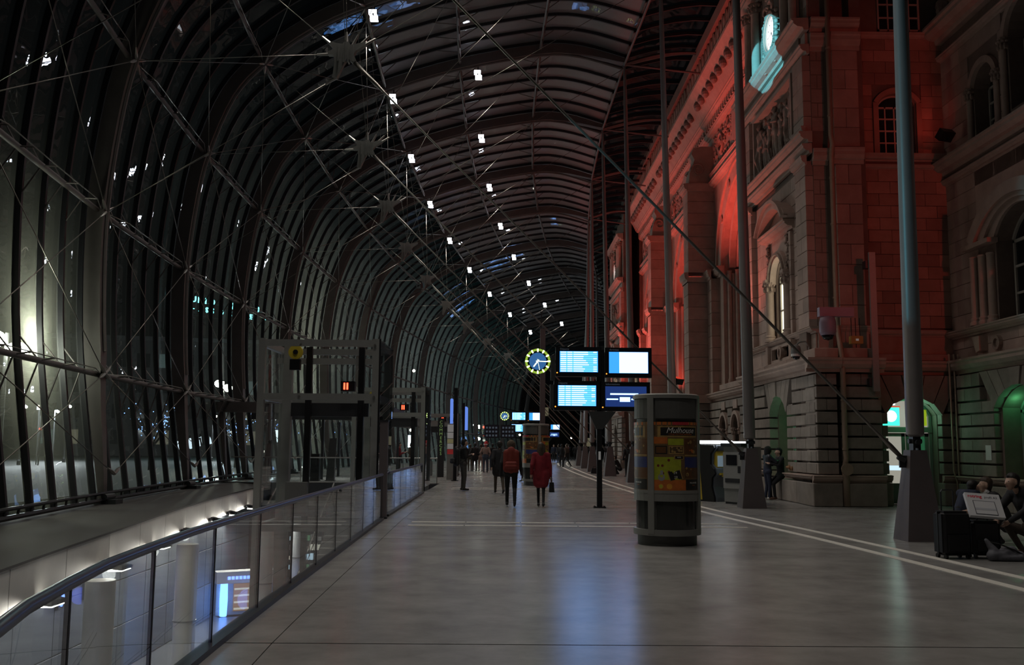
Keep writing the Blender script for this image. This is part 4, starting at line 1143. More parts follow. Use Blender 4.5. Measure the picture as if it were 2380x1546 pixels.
ashlar(fw,18,28.3,4.22,4.85,-.02,.05,.32,1.4,'stone',wing,bev=.008)
cornice(fw,18,28.3,4.85,.22,.30,wing,name='sill_course')
b=FB(fw); b.arch(25.6,4.5,.12,.2,0,2*PI,0,.16,18); b.arch(25.6,4.5,0,.1,0,2*PI,0,.1,12); b.build('rosette','stone_carved',wing)
b=FB(fw); b.poly([(26.6,4.75),(26.2,4.75),(26.2,4.35),(26.4,4.3)],(),0,.3); b.build('corbel','stone_trim',wing)
ashlar(fw,18,28.3,5.07,9.5,-.02,.05,.46,1.1,'stone',wing,holes=[(22.2,26.5,5,8.8)],bev=.008)
for k,(t,n) in enumerate(((.22,.02),(.2,.12),(.2,.22))):
    arch_band(fw,24.35,1.27+.4*k,7.3,.76+.12*k,.36,-.02,n+.06,'stone_trim',wing,seg=16)
for s in (-1,1):
    for k in range(3): column(fw,24.35+s*(1.45+.36*k),.06+.06*k,5.07,7.35,.12,wing,cap=False)
    b=FB(fw); b.box(24.35+s*1.9-.75,24.35+s*1.9+.75,7.25,7.38,0,.3); b.build('impost','stone_trim',wing)
b=FB(fw); b.poly([(22.2,7.3),(22.2,9.5),(26.5,9.5),(26.5,7.3)]+seg_arc(24.35,2.0,7.3,1.0,14)[::-1],(),-.02,.05); b.build('spandrel','stone',wing)
cornice(fw,18,28.35,9.5,.2,.2,wing); cornice(fw,18,28.35,9.85,.4,.45,wing)
ashlar(fw,18,28.3,10.25,13.4,-.02,.05,.45,1.1,'stone',wing,holes=[(24.9,26.6,10.2,12.7),(22.4,24.7,10.2,13.4)],bev=.008)
for c0,hw_,sp,ri in ((25.75,.62,11.9,.5),(23.6,.85,12.6,.8)):
    arch_band(fw,c0,hw_+.02,sp,ri,.18,-.02,.12,'stone_trim',wing)
    for s in (-1,1): column(fw,c0+s*(hw_+.14),.08,10.25,sp+.02,.09,wing)
cornice(fw,18,28.35,13.4,.2,.2,wing); cornice(fw,18,28.35,14.0,.5,.6,wing)
b=FB(fw); rr=random.Random(2)
for k in range(90): b.ball((rr.uniform(24,28.2),rr.uniform(14.5,16.6),.05),(rr.uniform(.1,.25),rr.uniform(.1,.3),.16),6,4)
b.build('carved_frieze','stone_carved',wing)
w=struct('window_5'); pane_grid(w,fw,23.4,25.7,.8,2.7,-.55,2,3,.08,'window_green','green_pane'); arch_band(fw,24.55,1.08,2.7,.52,.08,-.55,-.47,'window_green',w,name='fan_frame'); b=FB(fw); b.poly(seg_arc(24.55,1.1,2.7,.5,12),(),-.54,-.53); b.build('fan_pane','green_pane',w)
lamp('window_light','POINT',(13.62,25.35,2.9),3,(.15,1.0,.4),None,radius=.12)
w=struct('window_6'); pane_grid(w,fw,23.15,25.55,5.1,7.3,-.5,2,3,.08,'window_paint','dark_pane'); arch_band(fw,24.35,1.15,7.3,.68,.08,-.5,-.42,'window_paint',w,name='fan_frame'); b=FB(fw); b.poly(seg_arc(24.35,1.18,7.3,.66,12),(),-.49,-.48); b.build('fan_pane','dark_pane',w)
for n,c0,hw_,v0,v1,ri in ((7,25.75,.58,10.45,11.9,.45),(8,23.6,.8,10.6,12.6,.75)):
    w=struct('window_%d'%n); pane_grid(w,fw,c0-hw_,c0+hw_,v0,v1,-.45,2,3,.06,'window_paint','dark_pane'); b=FB(fw); b.poly(seg_arc(c0,hw_,v1,ri,12),(),-.44,-.43); b.build('fan_pane','dark_pane',w)
b=FB(fw); b.box(26.0,26.3,1.35,1.75,.20,.215); tag(b.build('notice_sheet','white_paint'),'small white notice sheet fixed to the rusticated wing wall','notice')
# pipes in the inner corner
for k,(x,dy) in enumerate(((13.02,.08),(13.16,.08),(13.28,.08))):
    Y=27.85
    b=MB(); b.tube([(x,Y,4.4),(x,Y,1.0),(x+.06*(1-k),Y-.05,.7),(x+.06*(1-k),Y-.05,.1)],.028,8)
    t=tag(b.build('drain_pipe','pipe',None,smooth=True),'thin metal pipe rising in the corner behind the squatting people','pipe','thin pipes in the wall corner')
b=MB(); b.tube([(9.66,27.22,.02),(9.66,27.22,.95),(9.62,27.2,1.1)],.10,12); b.tube([(9.62,27.2,1.08),(9.68,27.2,1.35),(9.66,27.2,1.6),(9.66,27.2,4.2),(9.66,27.38,4.7),(9.68,27.6,5.2),(9.68,27.62,9.8),(9.68,27.62,10.3),(9.68,27.5,10.6),(9.68,27.62,10.9),(9.68,27.62,19)],.075,12)
dp=thing('downpipe','brown cast-iron downpipe at the pavilion corner','downpipe',(9.66,27.22,0)); o=b.build('pipe','pipe',dp,smooth=True); o.location=(-9.66,-27.22,0)
b=MB(); b.tube([(0,-.1,1.05),(0,-.16,1.05)],.17,14); b.build('inspection_cap','pipe',dp)
for z in (1.62,3.0,4.1,6.0,8.2,9.6,11.5,13.6):
    b=MB(); yy=-.02 if z<4.3 else .40; b.lathe([(.09,z-.03),(.09,z+.03)],c=(.0 if z<4.3 else .02,yy),n=12); b.build('collar','pipe',dp)
# cable tray on the recess wall
ct=thing('cable_tray','vertical grey metal cable tray standing off the red-lit wall','cable tray',(10.55,27.1,3.25))
b=MB(); b.box(-.08,.10,-.05,.03,0,4.0); b.build('tray','grey_metal',ct)
for z in (.15,3.55):
    b=MB(); b.box(-.16,-.02,.03,.28,z,z+.22); b.build('bracket','dark_metal',ct)
# ---- cameras and boxes at the pavilion corner
cm=thing('dome_camera','dark dome security camera on curved arm above the ground floor cornice','camera',(8.95,28.2,4.5))
b=MB(); b.tube([(.1,.1,-.2),(.1,.05,.12),(-.05,-.1,.26),(-.28,-.3,.22),(-.42,-.38,.12)],.025,8); b.build('arm','grey_metal',cm)
b=MB(); b.lathe([(.04,.14),(.12,.08),(.145,-.06),(.145,-.14)],c=(-.42,-.38),n=16); b.build('housing','grey_paint',cm,smooth=True)
b=MB(); b.lathe([(.148,-.14),(.148,-.21)],c=(-.42,-.38),n=16); b.build('collar','white_paint',cm)
b=MB(); b.lathe([(.12,-.21),(.09,-.28),(.0,-.31)],c=(-.42,-.38),n=16); b.build('dome','dark_pane',cm,smooth=True)
mat('mauve_metal',(.33,.24,.32),.5,.1)
cb=thing('camera_bracket','mauve metal bracket arm carrying a barrel-shaped camera beside downpipe','camera',(9.55,26.95,5.35))
b=MB(); b.box(-.62,.36,-.10,.10,.0,.26); b.build('arm','mauve_metal',cb)
b=MB(); b.lathe([(.04,.0),(.20,-.05),(.23,-.2),(.23,-.45),(.20,-.55)],c=(-.42,-.15),n=18); b.build('housing','mauve_metal',cb,smooth=True)
b=MB(); b.lathe([(.18,-.55),(.13,-.66),(0,-.70)],c=(-.42,-.15),n=16); b.build('dome','dark_pane',cb,smooth=True)
mat('box_orange',(.42,.24,.06),.5)
jb=thing('junction_box','small orange junction box under the mauve bracket','junction box',(10.05,27.15,4.6)); 
b=MB(); b.box(-.17,.17,-.1,.1,0,.22); b.build('case','box_orange',jb)
b=MB(); b.box(-.04,.04,-.11,-.1,.08,.14); b.build('lamp_lens','notice_white',jb)
b=MB()
for x in (-.12,0,.12): b.tube([(x,0,.2),(x,.02,.75)],.012,5)
b.tube([(0,0,0),(.02,.05,-.1)],.012,5); b.build('wire','rubber',jb)
# ---- three great arched bays
bays=struct('wall_right_bays','main sandstone facade with three great arched windows')
fb=W(10.65)
for n,(ya,yb) in enumerate(((35.2,48.4),(48.4,60.7),(60.7,73.0))):
    uc=(ya+yb)/2-.1+(.6 if n==0 else 0); R=3.75; sp=10.3; hi=n<2
    b=FB(fb); b.poly([(ya,0),(yb,0),(yb,19.8),(ya,19.8)],[opening(uc,R,4.6,sp,R*.98,24)],-1.4,0); b.build('wall_core','stone',bays)
    # stepped orders
    for k in range(3):
        arch_band(fb,uc,R-.36*(k+1),sp,(R-.36*(k+1))*.985,.34,-.3*(k+1)-.25,-.3*(k+1)+.04,'stone_trim',bays,name='arch_order',seg=24)
        for s in (-1,1):
            u=uc+s*(R-.36*k-.18)
            b=FB(fb); b.tf=None; o=fb(Vector((u,4.7,-.30*(k+1)+.02))); c=MB(); c.lathe([(.16,0),(.16,.15),(.12,.22),(.11,sp-4.9),(.13,sp-4.85)],n=10); q=c.build('jamb_shaft','stone_trim',bays); q.location=o; smooth_angle(q)
            b=FB(fb); b.box(u-.18,u+.18,4.6,sp-.3,-.3*(k+1)-.3,-.3*(k+1)-.08); b.build('jamb','stone',bays)
    arch_band(fb,uc,R+.02,sp,R,.62,.0,.10,'stone_trim',bays,name='archivolt',seg=26); arch_band(fb,uc,R+.64,sp,R+.62,.14,.0,.2,'stone_trim',bays,name='hood_mould',seg=26)
    for a in (35,65,90,115,145):
        a=math.radians(a); b=FB(fb); b.arch(uc+(R+.32)*math.cos(a),sp+(R+.32)*math.sin(a),.0,.2,0,2*PI,.1,.16,10); b.build('rosette','stone_carved',bays)
    # tracery window
    w=struct('window_%d'%(9+n)); ri=R-1.1
    b=FB(fb); b.poly([(uc-ri,4.6)]+seg_arc(uc,ri,sp,ri*.99,22)+[(uc+ri,4.6)],(),-1.3,-1.28); b.build('glazing','dark_pane',w)
    for k in range(5):
        u=uc-ri+2*ri*k/4
        b=FB(fb); b.box(u-.09,u+.09,4.6,sp+(.3 if k in(0,4) else .2),-1.28,-1.0); b.tube([(u,4.6,-.98),(u,sp-.8,-.98)],.07,8); b.build('mullion','stone_trim',w)
    for k in range(4):
        u=uc-ri+2*ri*(k+.5)/4; arch_band(fb,u,ri/4-.06,sp-.85,ri/4-.08,.12,-1.28,-1.05,'stone_trim',w,name='lancet_head',seg=12)
    for u,v,r in ((uc-ri*.5,sp+.55,.62),(uc+ri*.5,sp+.55,.62),(uc,sp+1.72,.62)):
        b=FB(fb); b.arch(u,v,r-.14,r,0,2*PI,-1.28,-1.05,20); b.build('oculus_ring','stone_trim',w)
    b=FB(fb); b.box(uc-R-.1,uc+R+.1,4.35,4.6,-1.3,.25); b.build('sill','stone_trim',w)
    # imposts and stepped responds
    for s in (-1,1):
        cornice(fb,uc+s*(R+.55)-.85,uc+s*(R+.55)+.85,sp-.35,.45,.35,bays,n0=.0,name='impost')
    ashlar(fb,yb-1.55,yb-.7,4.2,9.95,-.02,.42,.55,.9,'stone',bays,name='respond_stone'); 
    cornice(fb,yb-1.62,yb-.65,9.9,.5,.2,bays,n0=.42,name='respond_cap')
    # pier
    pu0,pu1=yb-.65,yb+.55
    if n<2:
        ashlar(fb,pu0,pu1,4.2,9.9,-.02,1.40,.62,1.5,'stone',bays,name='pier_stone'); cornice(fb,pu0-.08,pu1+.08,9.9,.5,.22,bays,n0=1.38,name='pier_cap')
        b=FB(fb); b.box(pu0-.1,pu1+.1,9.9,10.15,0,1.45); b.build('pier_band','stone_trim',bays)
        ashlar(fb,pu0,pu1,10.4,14.7,-.02,1.36,.62,1.5,'stone',bays,name='pier_stone'); cornice(fb,pu0-.1,pu1+.1,14.6,.4,.24,bays,n0=1.34,name='pier_cap')
        b=FB(fb); b.box(pu0-.12,pu1+.12,14.6,15.0,0,1.36); b.build('pier_band','stone_trim',bays)
        b=FB(fb); pts=[]
        prof=[(15.0,1.25),(15.6,1.2),(16.0,1.05),(16.3,.95),(16.6,1.1),(16.9,1.0),(17.0,.6),(17.0,0),(15.0,0)]
        b.run(prof,pu0+.1,pu1-.1); b.build('scroll','stone_trim',bays)
        for u in (pu0+.05,pu1-.05):
            b=FB(fb); pp=[]
            for k in range(20):
                a=k*.45; r=.36*(1-k/24); pp.append((u,15.75+r*math.sin(a),.78+r*math.cos(a)))
            b.tube(pp,.05,6); b.build('volute','stone_carved',bays)
        ashlar(fb,pu0-.1,pu1+.1,.0,.7,-.02,1.55,.7,1.6,'stone_grey',bays,name='plinth_stone')
        ashlar(fb,pu0-.05,pu1+.05,.7,3.8,-.02,1.45,.40,1.5,'stone_grey',bays,gap=.028,bev=.014,name='rusticated_stone'); cornice(fb,pu0-.15,pu1+.15,3.8,.4,.25,bays,n0=1.45)
        b=FB(fb); b.box(pu0-.15,pu1+.15,3.8,4.2,0,1.46); b.build('pier_band','stone_trim',bays)
    # ground floor of the bay
    ashlar(fb,ya+.3,yb-.8,0,.7,-.02,.5,.7,1.8,'stone_grey',bays,name='plinth_stone')
    hl=[(uc-3.0,uc-1.6,.7,3.1),(uc-.7,uc+.7,.7,3.1),(uc+1.6,uc+3.0,.7,3.1)]
    ashlar(fb,ya+.3,yb-.8,.7,3.8,-.02,.42,.40,1.2,'stone_grey',bays,holes=hl,gap=.026,bev=.014,name='rusticated_stone')
    for h in hl:
        m=(h[0]+h[1])/2
        arch_band(fb,m,.66,2.5,.6,.16,.1,.5,'stone_trim',bays,name='niche_arch',seg=12)
        b=FB(fb); b.poly([(m-.7,2.5),(m-.7,3.1),(m+.7,3.1),(m+.7,2.5)]+seg_arc(m,.66,2.5,.6,12)[::-1],(),0,.4); b.build('niche_head','stone_grey',bays)
        for s in (-1,1): column(fb,m+s*.6,.36,.7,2.52,.08,bays)
        b=FB(fb); b.box(m-.6,m+.6,.7,3.0,-.02,.02); b.build('niche_back','dark_pane',bays)
    cornice(fb,ya,yb-.6,3.85,.4,.5,bays,n0=.1)
    for u in (uc-2.3,uc,uc+2.3):
        b=FB(fb); b.box(u-.35,u+.35,3.35,3.72,.42,.46); b.build('name_panel','stone_trim',bays)
    # string course, carved frieze, dentils, crown
    cornice(fb,ya,yb,14.75,.3,.3,bays); cornice(fb,ya,yb,15.2,.3,.24,bays)
    b=FB(fb); rr=random.Random(20+n)
    for k in range(260): b.ball((rr.uniform(ya+.9,yb-.9),rr.uniform(15.7,17.3),.0),(rr.uniform(.08,.22),rr.uniform(.08,.22),.12),6,3)
    for q in range(3):
        u=ya+2.2+q*4.2
        pp=[]
        for k in range(26):
            a=k*.4; r=.62*(1-k/32); pp.append((u+r*math.cos(a),16.5+r*math.sin(a),.08))
        b.tube(pp,.07,6)
    b.build('carved_frieze','stone_carved',bays)
    b=FB(fb); b.poly([(uc-.55,15.8),(uc,15.5),(uc+.55,15.8),(uc+.6,17.1),(uc,17.4),(uc-.6,17.1)],(),.0,.22); b.build('shield','stone_trim',bays)
    cornice(fb,ya,yb,17.45,.25,.3,bays)
    nd=int((yb-ya)/.42)
    for k in range(nd): stone('dentil',fb,ya+.1+k*.42,ya+.1+k*.42+.22,17.72,17.98,-.02,.34,'stone_trim',bays,.0)
    cornice(fb,ya,yb,18.0,.3,.55,bays)
    b=FB(fb); b.run([(18.3,0),(18.3,.55),(18.7,.75),(19.2,1.1),(19.4,1.3),(19.55,1.3),(19.55,0)],ya,yb); b.build('cove','stone_trim',bays)
    nd=int((yb-ya)/.95)
    for k in range(nd):
        u=ya+.45+k*.95
        b=FB(fb); b.tf=None; o=fb(Vector((u,18.86,.92))); c=MB(); c.ball((0,0,0),(.2,.27,.27),10,6); q=c.build('patera','lead',bays); q.location=o
    nd=int((yb-ya)/.62)
    for k in range(nd):
        u=ya+.3+k*.62
        if k==0:
            c=MB(); c.tf=lambda v: Vector((-v.z,v.x,v.y)); c.poly([(-.12,0),(-.26,.22),(-.24,.5),(-.12,.72),(0,.86),(.12,.72),(.24,.5),(.26,.22),(.12,0)],(),-.06,.06); c.poly([(-.03,0),(-.03,.75),(.03,.75),(.03,0)],(),.06,.1)
            pm=c.build('palmette','stone_trim',bays).data; ob=[x for x in bays.children if x.data==pm][0]
        else:
            ob=bpy.data.objects.new('palmette',pm); COL.objects.link(ob); ob.parent=bays
        ob.location=fb(Vector((u,19.55,1.2)))
# gutter beam between glass roof and cornice
gb=struct('trim_4','roof gutter beam above the facade cornice')
b=MB(); b.box(9.2,10.9,8,74,20.35,20.6); b.build('gutter','lead',gb)
b=MB(); b.box(9.15,9.2,8,74,20.2,20.75); b.build('gutter_edge','lead',gb)
b=MB(); b.box(10.65,11,15,82,19.8,20.4); b.build('parapet','stone_core',gb)
# far wing beyond the second pavilion
fwing=struct('wall_right_far','far wing of the old station beyond the second pavilion')
ff=W(17.0)
b=FB(ff); b.box(80.3,125,0,17,-.5,0); b.build('wall_core','stone',fwing)
cornice(ff,80.3,125,4.0,.4,.4,fwing); cornice(ff,80.3,125,10.4,.4,.4,fwing); cornice(ff,80.3,125,16,.6,.7,fwing)
for k in range(8):
    u=83+k*5
    for v0,v1 in ((.8,3.0),(5.4,8.6)):
        arch_band(ff,u,1.0,v1,.8,.3,0,.15,'stone_trim',fwing,seg=10)
        b=FB(ff); b.poly(opening(u,1.0,v0,v1,.8,10),(),.0,.03); b.build('window_pane','dark_pane',fwing)
# ------------------------------------------------------------------ lifts
def lift(xr, Y, w, dep, top, label, mid=2.72, detail=True):
    t=thing('lift_frame',label,'lift',(xr,Y,0))
    zb=LZ
    for x in (-w,0):
        for y in (0,dep):
            b=MB(); b.box(x-.075,x+.075,y-.075,y+.075,zb,top); b.build('post','grey_metal',t)
    for z in (top-.1,mid,-.25):
        for y in (0,dep):
            b=MB(); b.box(-w+.075,-.075,y-.06,y+.06,z-.075,z+.075); b.build('cross_beam','grey_metal',t)
        for x in (-w,0):
            b=MB(); b.box(x-.06,x+.06,.075,dep-.075,z-.075,z+.075); b.build('side_beam','grey_metal',t)
    b=MB(); b.box(-w+.3,-.3,dep*.5-.05,dep*.5+.05,mid-.42,mid-.10); b.build('door_header','dark_metal',t)
    for x in (-w*.66,-w*.18):
        b=MB(); b.box(x-.07,x+.07,dep*.45-.06,dep*.45+.06,zb,top-.1); b.build('guide_rail','black_metal',t)
    b=MB(); b.box(-w*.86-.1,-w*.86+.1,dep*.5-.1,dep*.5+.1,zb,top-.05); b.build('piston_post','grey_metal',t)
    b=MB(); b.box(-w+.1,-.1,dep*.5-.05,dep*.5+.05,top-.50,top-.36); b.build('head_beam','grey_metal',t)
    b=MB(); b.box(-w*.74-.02,-w*.66+.26,-.16,.02,.02,.78); c=b.build('control_box','grey_paint',t)
    b=MB(); b.box(-w*.7+.18,-w*.7+.2,-.175,-.16,.35,.45); b.build('lock','steel',c)
    b=MB(); b.tube([(-w*.74,.35,top-.28),(-w*.74,.41,top-.28)],.17,18); p=b.build('pulley','pulley_yellow',t)
    b=MB(); b.tube([(-w*.74,.33,top-.28),(-w*.74,.43,top-.28)],.06,10); b.build('axle','black_metal',p)
    b=MB(); b.box(-w*.74-.12,-w*.74+.12,.3,.46,top-.7,top-.45); b.build('motor','black_metal',t)
    b=MB(); b.box(-.95,-.62,dep*.4,dep*.5,mid+.18,mid+.42); b.build('controller','black_metal',t)
    for dx in (-.86,-.79): 
        b=MB(); b.box(dx-.02,dx+.02,dep*.4-.012,dep*.4,mid+.22,mid+.38); b.build('indicator','led_red',t)
    # glass walls
    b=MB(); b.box(.085,.10,-.05,dep+.35,.12,top); b.build('side_glass','lift_glass',t)
    b=MB(); b.box(.075,.115,-.075,-.05,.0,top); b.build('glass_edge','black_metal',t)
    for z0,z1 in ((.05,mid-.1),(mid+.1,top-.2)):
        b=MB(); b.box(-w+.09,-.09,dep+.02,dep+.035,z0,z1); b.build('back_glass','lift_glass',t)
        b=MB(); b.box(-w-.012,-w+.003,.09,dep-.09,z0,z1); b.build('side_glass','lift_glass',t)
    for z in (.35,mid,top-.15):
        for x in (-.02,-w*.66):
            b=MB(); b.tube([(x,-.075,z),(x,-.11,z)],.03,8); b.build('glass_fixing','steel',t)
    return t

lift(-2.95,22.1,2.62,2.2,4.06,'tall grey steel lift frame with yellow pulley beside long glass balustrade')
lift(-2.92,35.0,2.5,2.2,3.72,'grey steel lift frame at the end of the shorter balustrade')
lift(-2.45,51.0,2.3,2.2,3.3,'far grey lift frame behind the vertical green lettering')
# vertical green sign
sg=thing('vertical_sign','dark vertical sign with green stacked letters in front of far lift','sign',(on_y(1025,1010,49.5).x,49.5,0))
b=MB(); b.box(-.17,.17,-.03,.03,0,3.0); b.build('panel','dark_metal',sg)

for k,ch in enumerate('COMMERCES'): text(ch,.22,(0,-.035,2.72-k*.2),(PI/2,0,0),'text_green',sg)
# sign panel with white and red fields
sp=thing('notice_totem','slim notice totem with white and red panels before the far lift','sign',(on_y(1047,1010,46).x,46,0))
b=MB(); b.box(-.16,.16,-.03,.03,0,2.65); b.build('panel','grey_metal',sp)
for k,(z0,z1,m) in enumerate(((2.25,2.6,'notice_white'),(1.95,2.22,'notice_white'),(1.72,1.92,'notice_cream'),(1.45,1.70,'notice_white'),(1.2,1.43,'notice_red'))):
    b=MB(); b.box(-.14,.14,-.04,-.03,z0,z1); b.build('field',m,sp)
# ------------------------------------------------------------------ information boards with clock
def ring_bar(b, a, r0, r1, w, n0, n1):
    c,s=math.cos(a),math.sin(a)
    b.poly([(r0*c-w*s,r0*s+w*c),(r0*c+w*s,r0*s-w*c),(r1*c+w*s,r1*s-w*c),(r1*c-w*s,r1*s+w*c)],(),n0,n1)
def info_board(loc,label,clock_label,rz=0):
    t=thing('information_board',label,'display board',loc,rz)
    L=lambda v: Vector((v.x,-v.z,v.y))
    def LB(): q=MB(); q.tf=L; return q
    b=MB(); b.box(-.07,.07,-.06,.06,0,2.45); b.build('post','black_metal',t)
    b=MB(); b.box(-.16,.16,-.13,.13,0,.03)
    for x in (-.13,.13):
        for y in (-.1,.1): b.tube([(x,y,.03),(x,y,.05)],.018,6)
    b.build('base_plate','black_metal',t)
    b=MB(); b.box(-.03,.03,-.075,-.06,1.28,1.5); b.build('post_label','notice_white',t)
    b=LB(); b.poly([(-.09,2.1),(.09,2.1),(.45,2.58),(-.30,2.58)],(),-.08,.08); b.build('bracket','board_side',t)
    b=MB(); b.box(-.06,.12,.12,.26,2.4,4.2); b.build('spine','board_side',t)
    R=[(-1.19,.06,3.52,4.33),(.155,1.43,3.50,4.32),(-1.235,.01,2.60,3.40),(.05,1.38,2.59,3.38)]
    rr=random.Random(4)
    for k,(x0,x1,z0,z1) in enumerate(R):
        b=LB(); b.box(x0,x1,z0,z1,-.12,.06); cs=b.build('screen_case','board_case',t)
        sx0,sx1=x0+.11,x1-.10; sz0,sz1=z0+.12,z1-.12
        b=LB(); b.cur=0; b.box(sx0,sx1,sz0,sz1,.06,.066)
        if k in (0,2):
            rows=10; dz=(sz1-sz0)/rows
            for r in range(rows):
                z=sz0+dz*(r+.16); h=dz*.68
                b.cur=1; b.box(sx0+.02,sx1-.01,z,z+h,.066,.069)
                b.cur=2
                for a,c in ((.02,.17),(.20,.33),(.36,.36+.22+.2*rr.random())): b.box(sx0+(sx1-sx0)*a,sx0+(sx1-sx0)*c,z+.004,z+h-.004,.069,.072)
                if rr.random()<.6: b.box(sx0+(sx1-sx0)*.88,sx0+(sx1-sx0)*.97,z+.004,z+h-.004,.069,.072)
        elif k==1:
            b.cur=2; b.box(sx0+(sx1-sx0)*.26,sx1-.005,sz0+.005,sz1-.005,.066,.07)
        else:
            b.cur=2; W_=sx1-sx0; H_=sz1-sz0
            b.box(sx0+.12*W_,sx0+.80*W_,sz0+.58*H_,sz0+.66*H_,.066,.07); b.box(sx0+.03*W_,sx0+.31*W_,sz0+.33*H_,sz0+.40*H_,.066,.07); b.box(sx0+.35*W_,sx0+.60*W_,sz0+.24*H_,sz0+.47*H_,.066,.07); b.box(sx0+.63*W_,sx0+.82*W_,sz0+.33*H_,sz0+.40*H_,.066,.07)
        b.build('display',['screen_dark' if k==3 else 'screen_blue','screen_cyan','screen_white'],cs)
        text(['Départs','Arrivées','Départs','Informations'][k],.075,(x0+.12,-.062,z1-.085),(PI/2,0,0),'ink_dim',cs,align='LEFT',extrude=.001)
        b=LB(); b.arch(x0+.04,z0+.10,0,.018,0,2*PI,.06,.07,8); b.build('status_light','led_orange',cs)
    b=MB(); b.box(-1.32,-1.2,-.04,.1,3.42,4.1); b.box(-1.34,-1.24,-.04,.1,2.65,3.3); b.build('side_case','board_side',t)
    lamp('screen_glow','AREA',(.1,-.35,3.45),9,(.28,.50,1.0),t,target=(.1,-3,3.0),size=1.7)
    # clock on the left arm
    cl=thing('platform_clock',clock_label,'clock',(loc[0]-1.676,loc[1],loc[2]+3.93),rz)
    b=LB(); b.arch(0,0,0,.36,0,2*PI,-.08,.03,40); b.build('case','board_case',cl)
    b=MB(); b.box(.33,.52,-.02,.06,-.04,.04); b.build('arm','board_side',cl)
    b=LB(); b.arch(0,0,0,.235,0,2*PI,.03,.034,32); b.build('dial_centre','dial_blue',cl)
    for k in range(60):
        b=LB(); ring_bar(b,2*PI*k/60,.285,.345,.006,.03,.036)
        if k==0: tk=b.build('minute_mark','dial_lime',cl).data; base=None
        else:
            o=bpy.data.objects.new('minute_mark',tk); COL.objects.link(o); o.parent=cl; o.rotation_euler=(0,2*PI*k/60,0)
    for k in range(12):
        b=LB(); ring_bar(b,PI/2,.255,.345,.019,.036,.04)
        if k==0: hk=b.build('hour_mark','dial_white',cl).data
        else:
            o=bpy.data.objects.new('hour_mark',hk); COL.objects.link(o); o.parent=cl; o.rotation_euler=(0,2*PI*k/12,0)
    for ang,l0,l1,w in ((7.25/12,-.05,.19,.017),(15.3/60,-.05,.33,.012),(28/60,-.06,.25,.005)):
        b=LB(); ring_bar(b,PI/2-2*PI*ang,l0,l1,w,.042,.046); b.build('hand','dial_white',cl)
    return t

info_board((2.60,26.1,0),'tall black departure board with four bright screens on one post near walkers','round clock with lime minute ring beside the nearest departure board')
info_board((1.77,76,0),'distant departure board with four bright screens above the crowd','small lime-ringed clock beside distant departure board')
info_board((5.6,119,0),'farthest departure board, four small bright screens near the end wall','tiny lime-ringed clock beside farthest departure board')
# dark slim column behind the clock
lm=thing('light_column','slim dark square column with thin rod rising behind lime clock','column',(on_y(1261,900,44).x,44,0))
b=MB(); b.box(-.12,.12,-.1,.1,0,7.0); b.build('shaft','pylon_paint',lm)
b=MB(); b.box(-.22,.22,-.2,.2,0,.04); b.build('base_plate','dark_metal',lm)
b=MB(); b.tube([(-.07,-.05,7.0),(-.07,-.05,7.75)],.025,6); b.box(-.11,.0,-.08,-.02,7.7,7.78); b.build('rod','dark_metal',lm)
# direction sign
dsn=thing('direction_sign','wide dark direction sign with small pictograms above the crowd','sign',(on_y(1162,1000,62).x,62,0))
for x in (-.75,.75):
    b=MB(); b.box(x-.04,x+.04,-.04,.04,0,2.1); b.build('post','dark_metal',dsn)
for x0 in (-1.0,.05):
    b=MB(); b.box(x0,x0+.95,-.05,.05,2.1,2.95); p=b.build('panel','sign_navy',dsn)
    b=MB()
    for r in range(3):
        for c in range(4): b.box(x0+.1+.2*c,x0+.22+.2*c,-.056,-.05,2.2+.25*r,2.32+.25*r)
    b.build('pictograms','ink_dim',p)

# tall pole banners
for k,(px,top,base,blue) in enumerate(((1057,902,1118,(1050,930,985)),(1076,937,1096,(1083,950,1000)))):
    g=on_z(px,base); Y=g.y
    t=thing('banner_pole',['tall dark pole with narrow lit blue blade sign','shorter dark pole with rounded lit blue blade sign'][k],'sign pole',(g.x,Y,0))
    H=on_y(px,top,Y).z
    b=MB(); b.box(-.08,.08,-.08,.08,0,H); b.build('pole','black_metal',t)
    b=MB(); b.box(-.16,.16,-.16,.16,0,.03); b.build('base_plate','black_metal',t)
    x=on_y(blue[0],950,Y).x-g.x; z0=on_y(px,blue[2],Y).z; z1=on_y(px,blue[1],Y).z
    b=MB(); w=.07 if k==0 else .13; n=10
    b.poly([(x-w,z0),(x+w,z0)]+[(x+w*math.cos(PI*j/n),z1+ w*math.sin(PI*j/n)) for j in range(n+1)],(),-.04,.04)
    b.v=[Vector((v.x,-v.z,v.y)) for v in b.v]; b.build('blue_blade','panel_blue_lit',t)
    b=MB(); b.box(min(x,0),max(x,0),-.02,.02,z0+.1,z0+.16); b.box(min(x,0),max(x,0),-.02,.02,z1-.16,z1-.1); b.build('clamp','dark_metal',t)
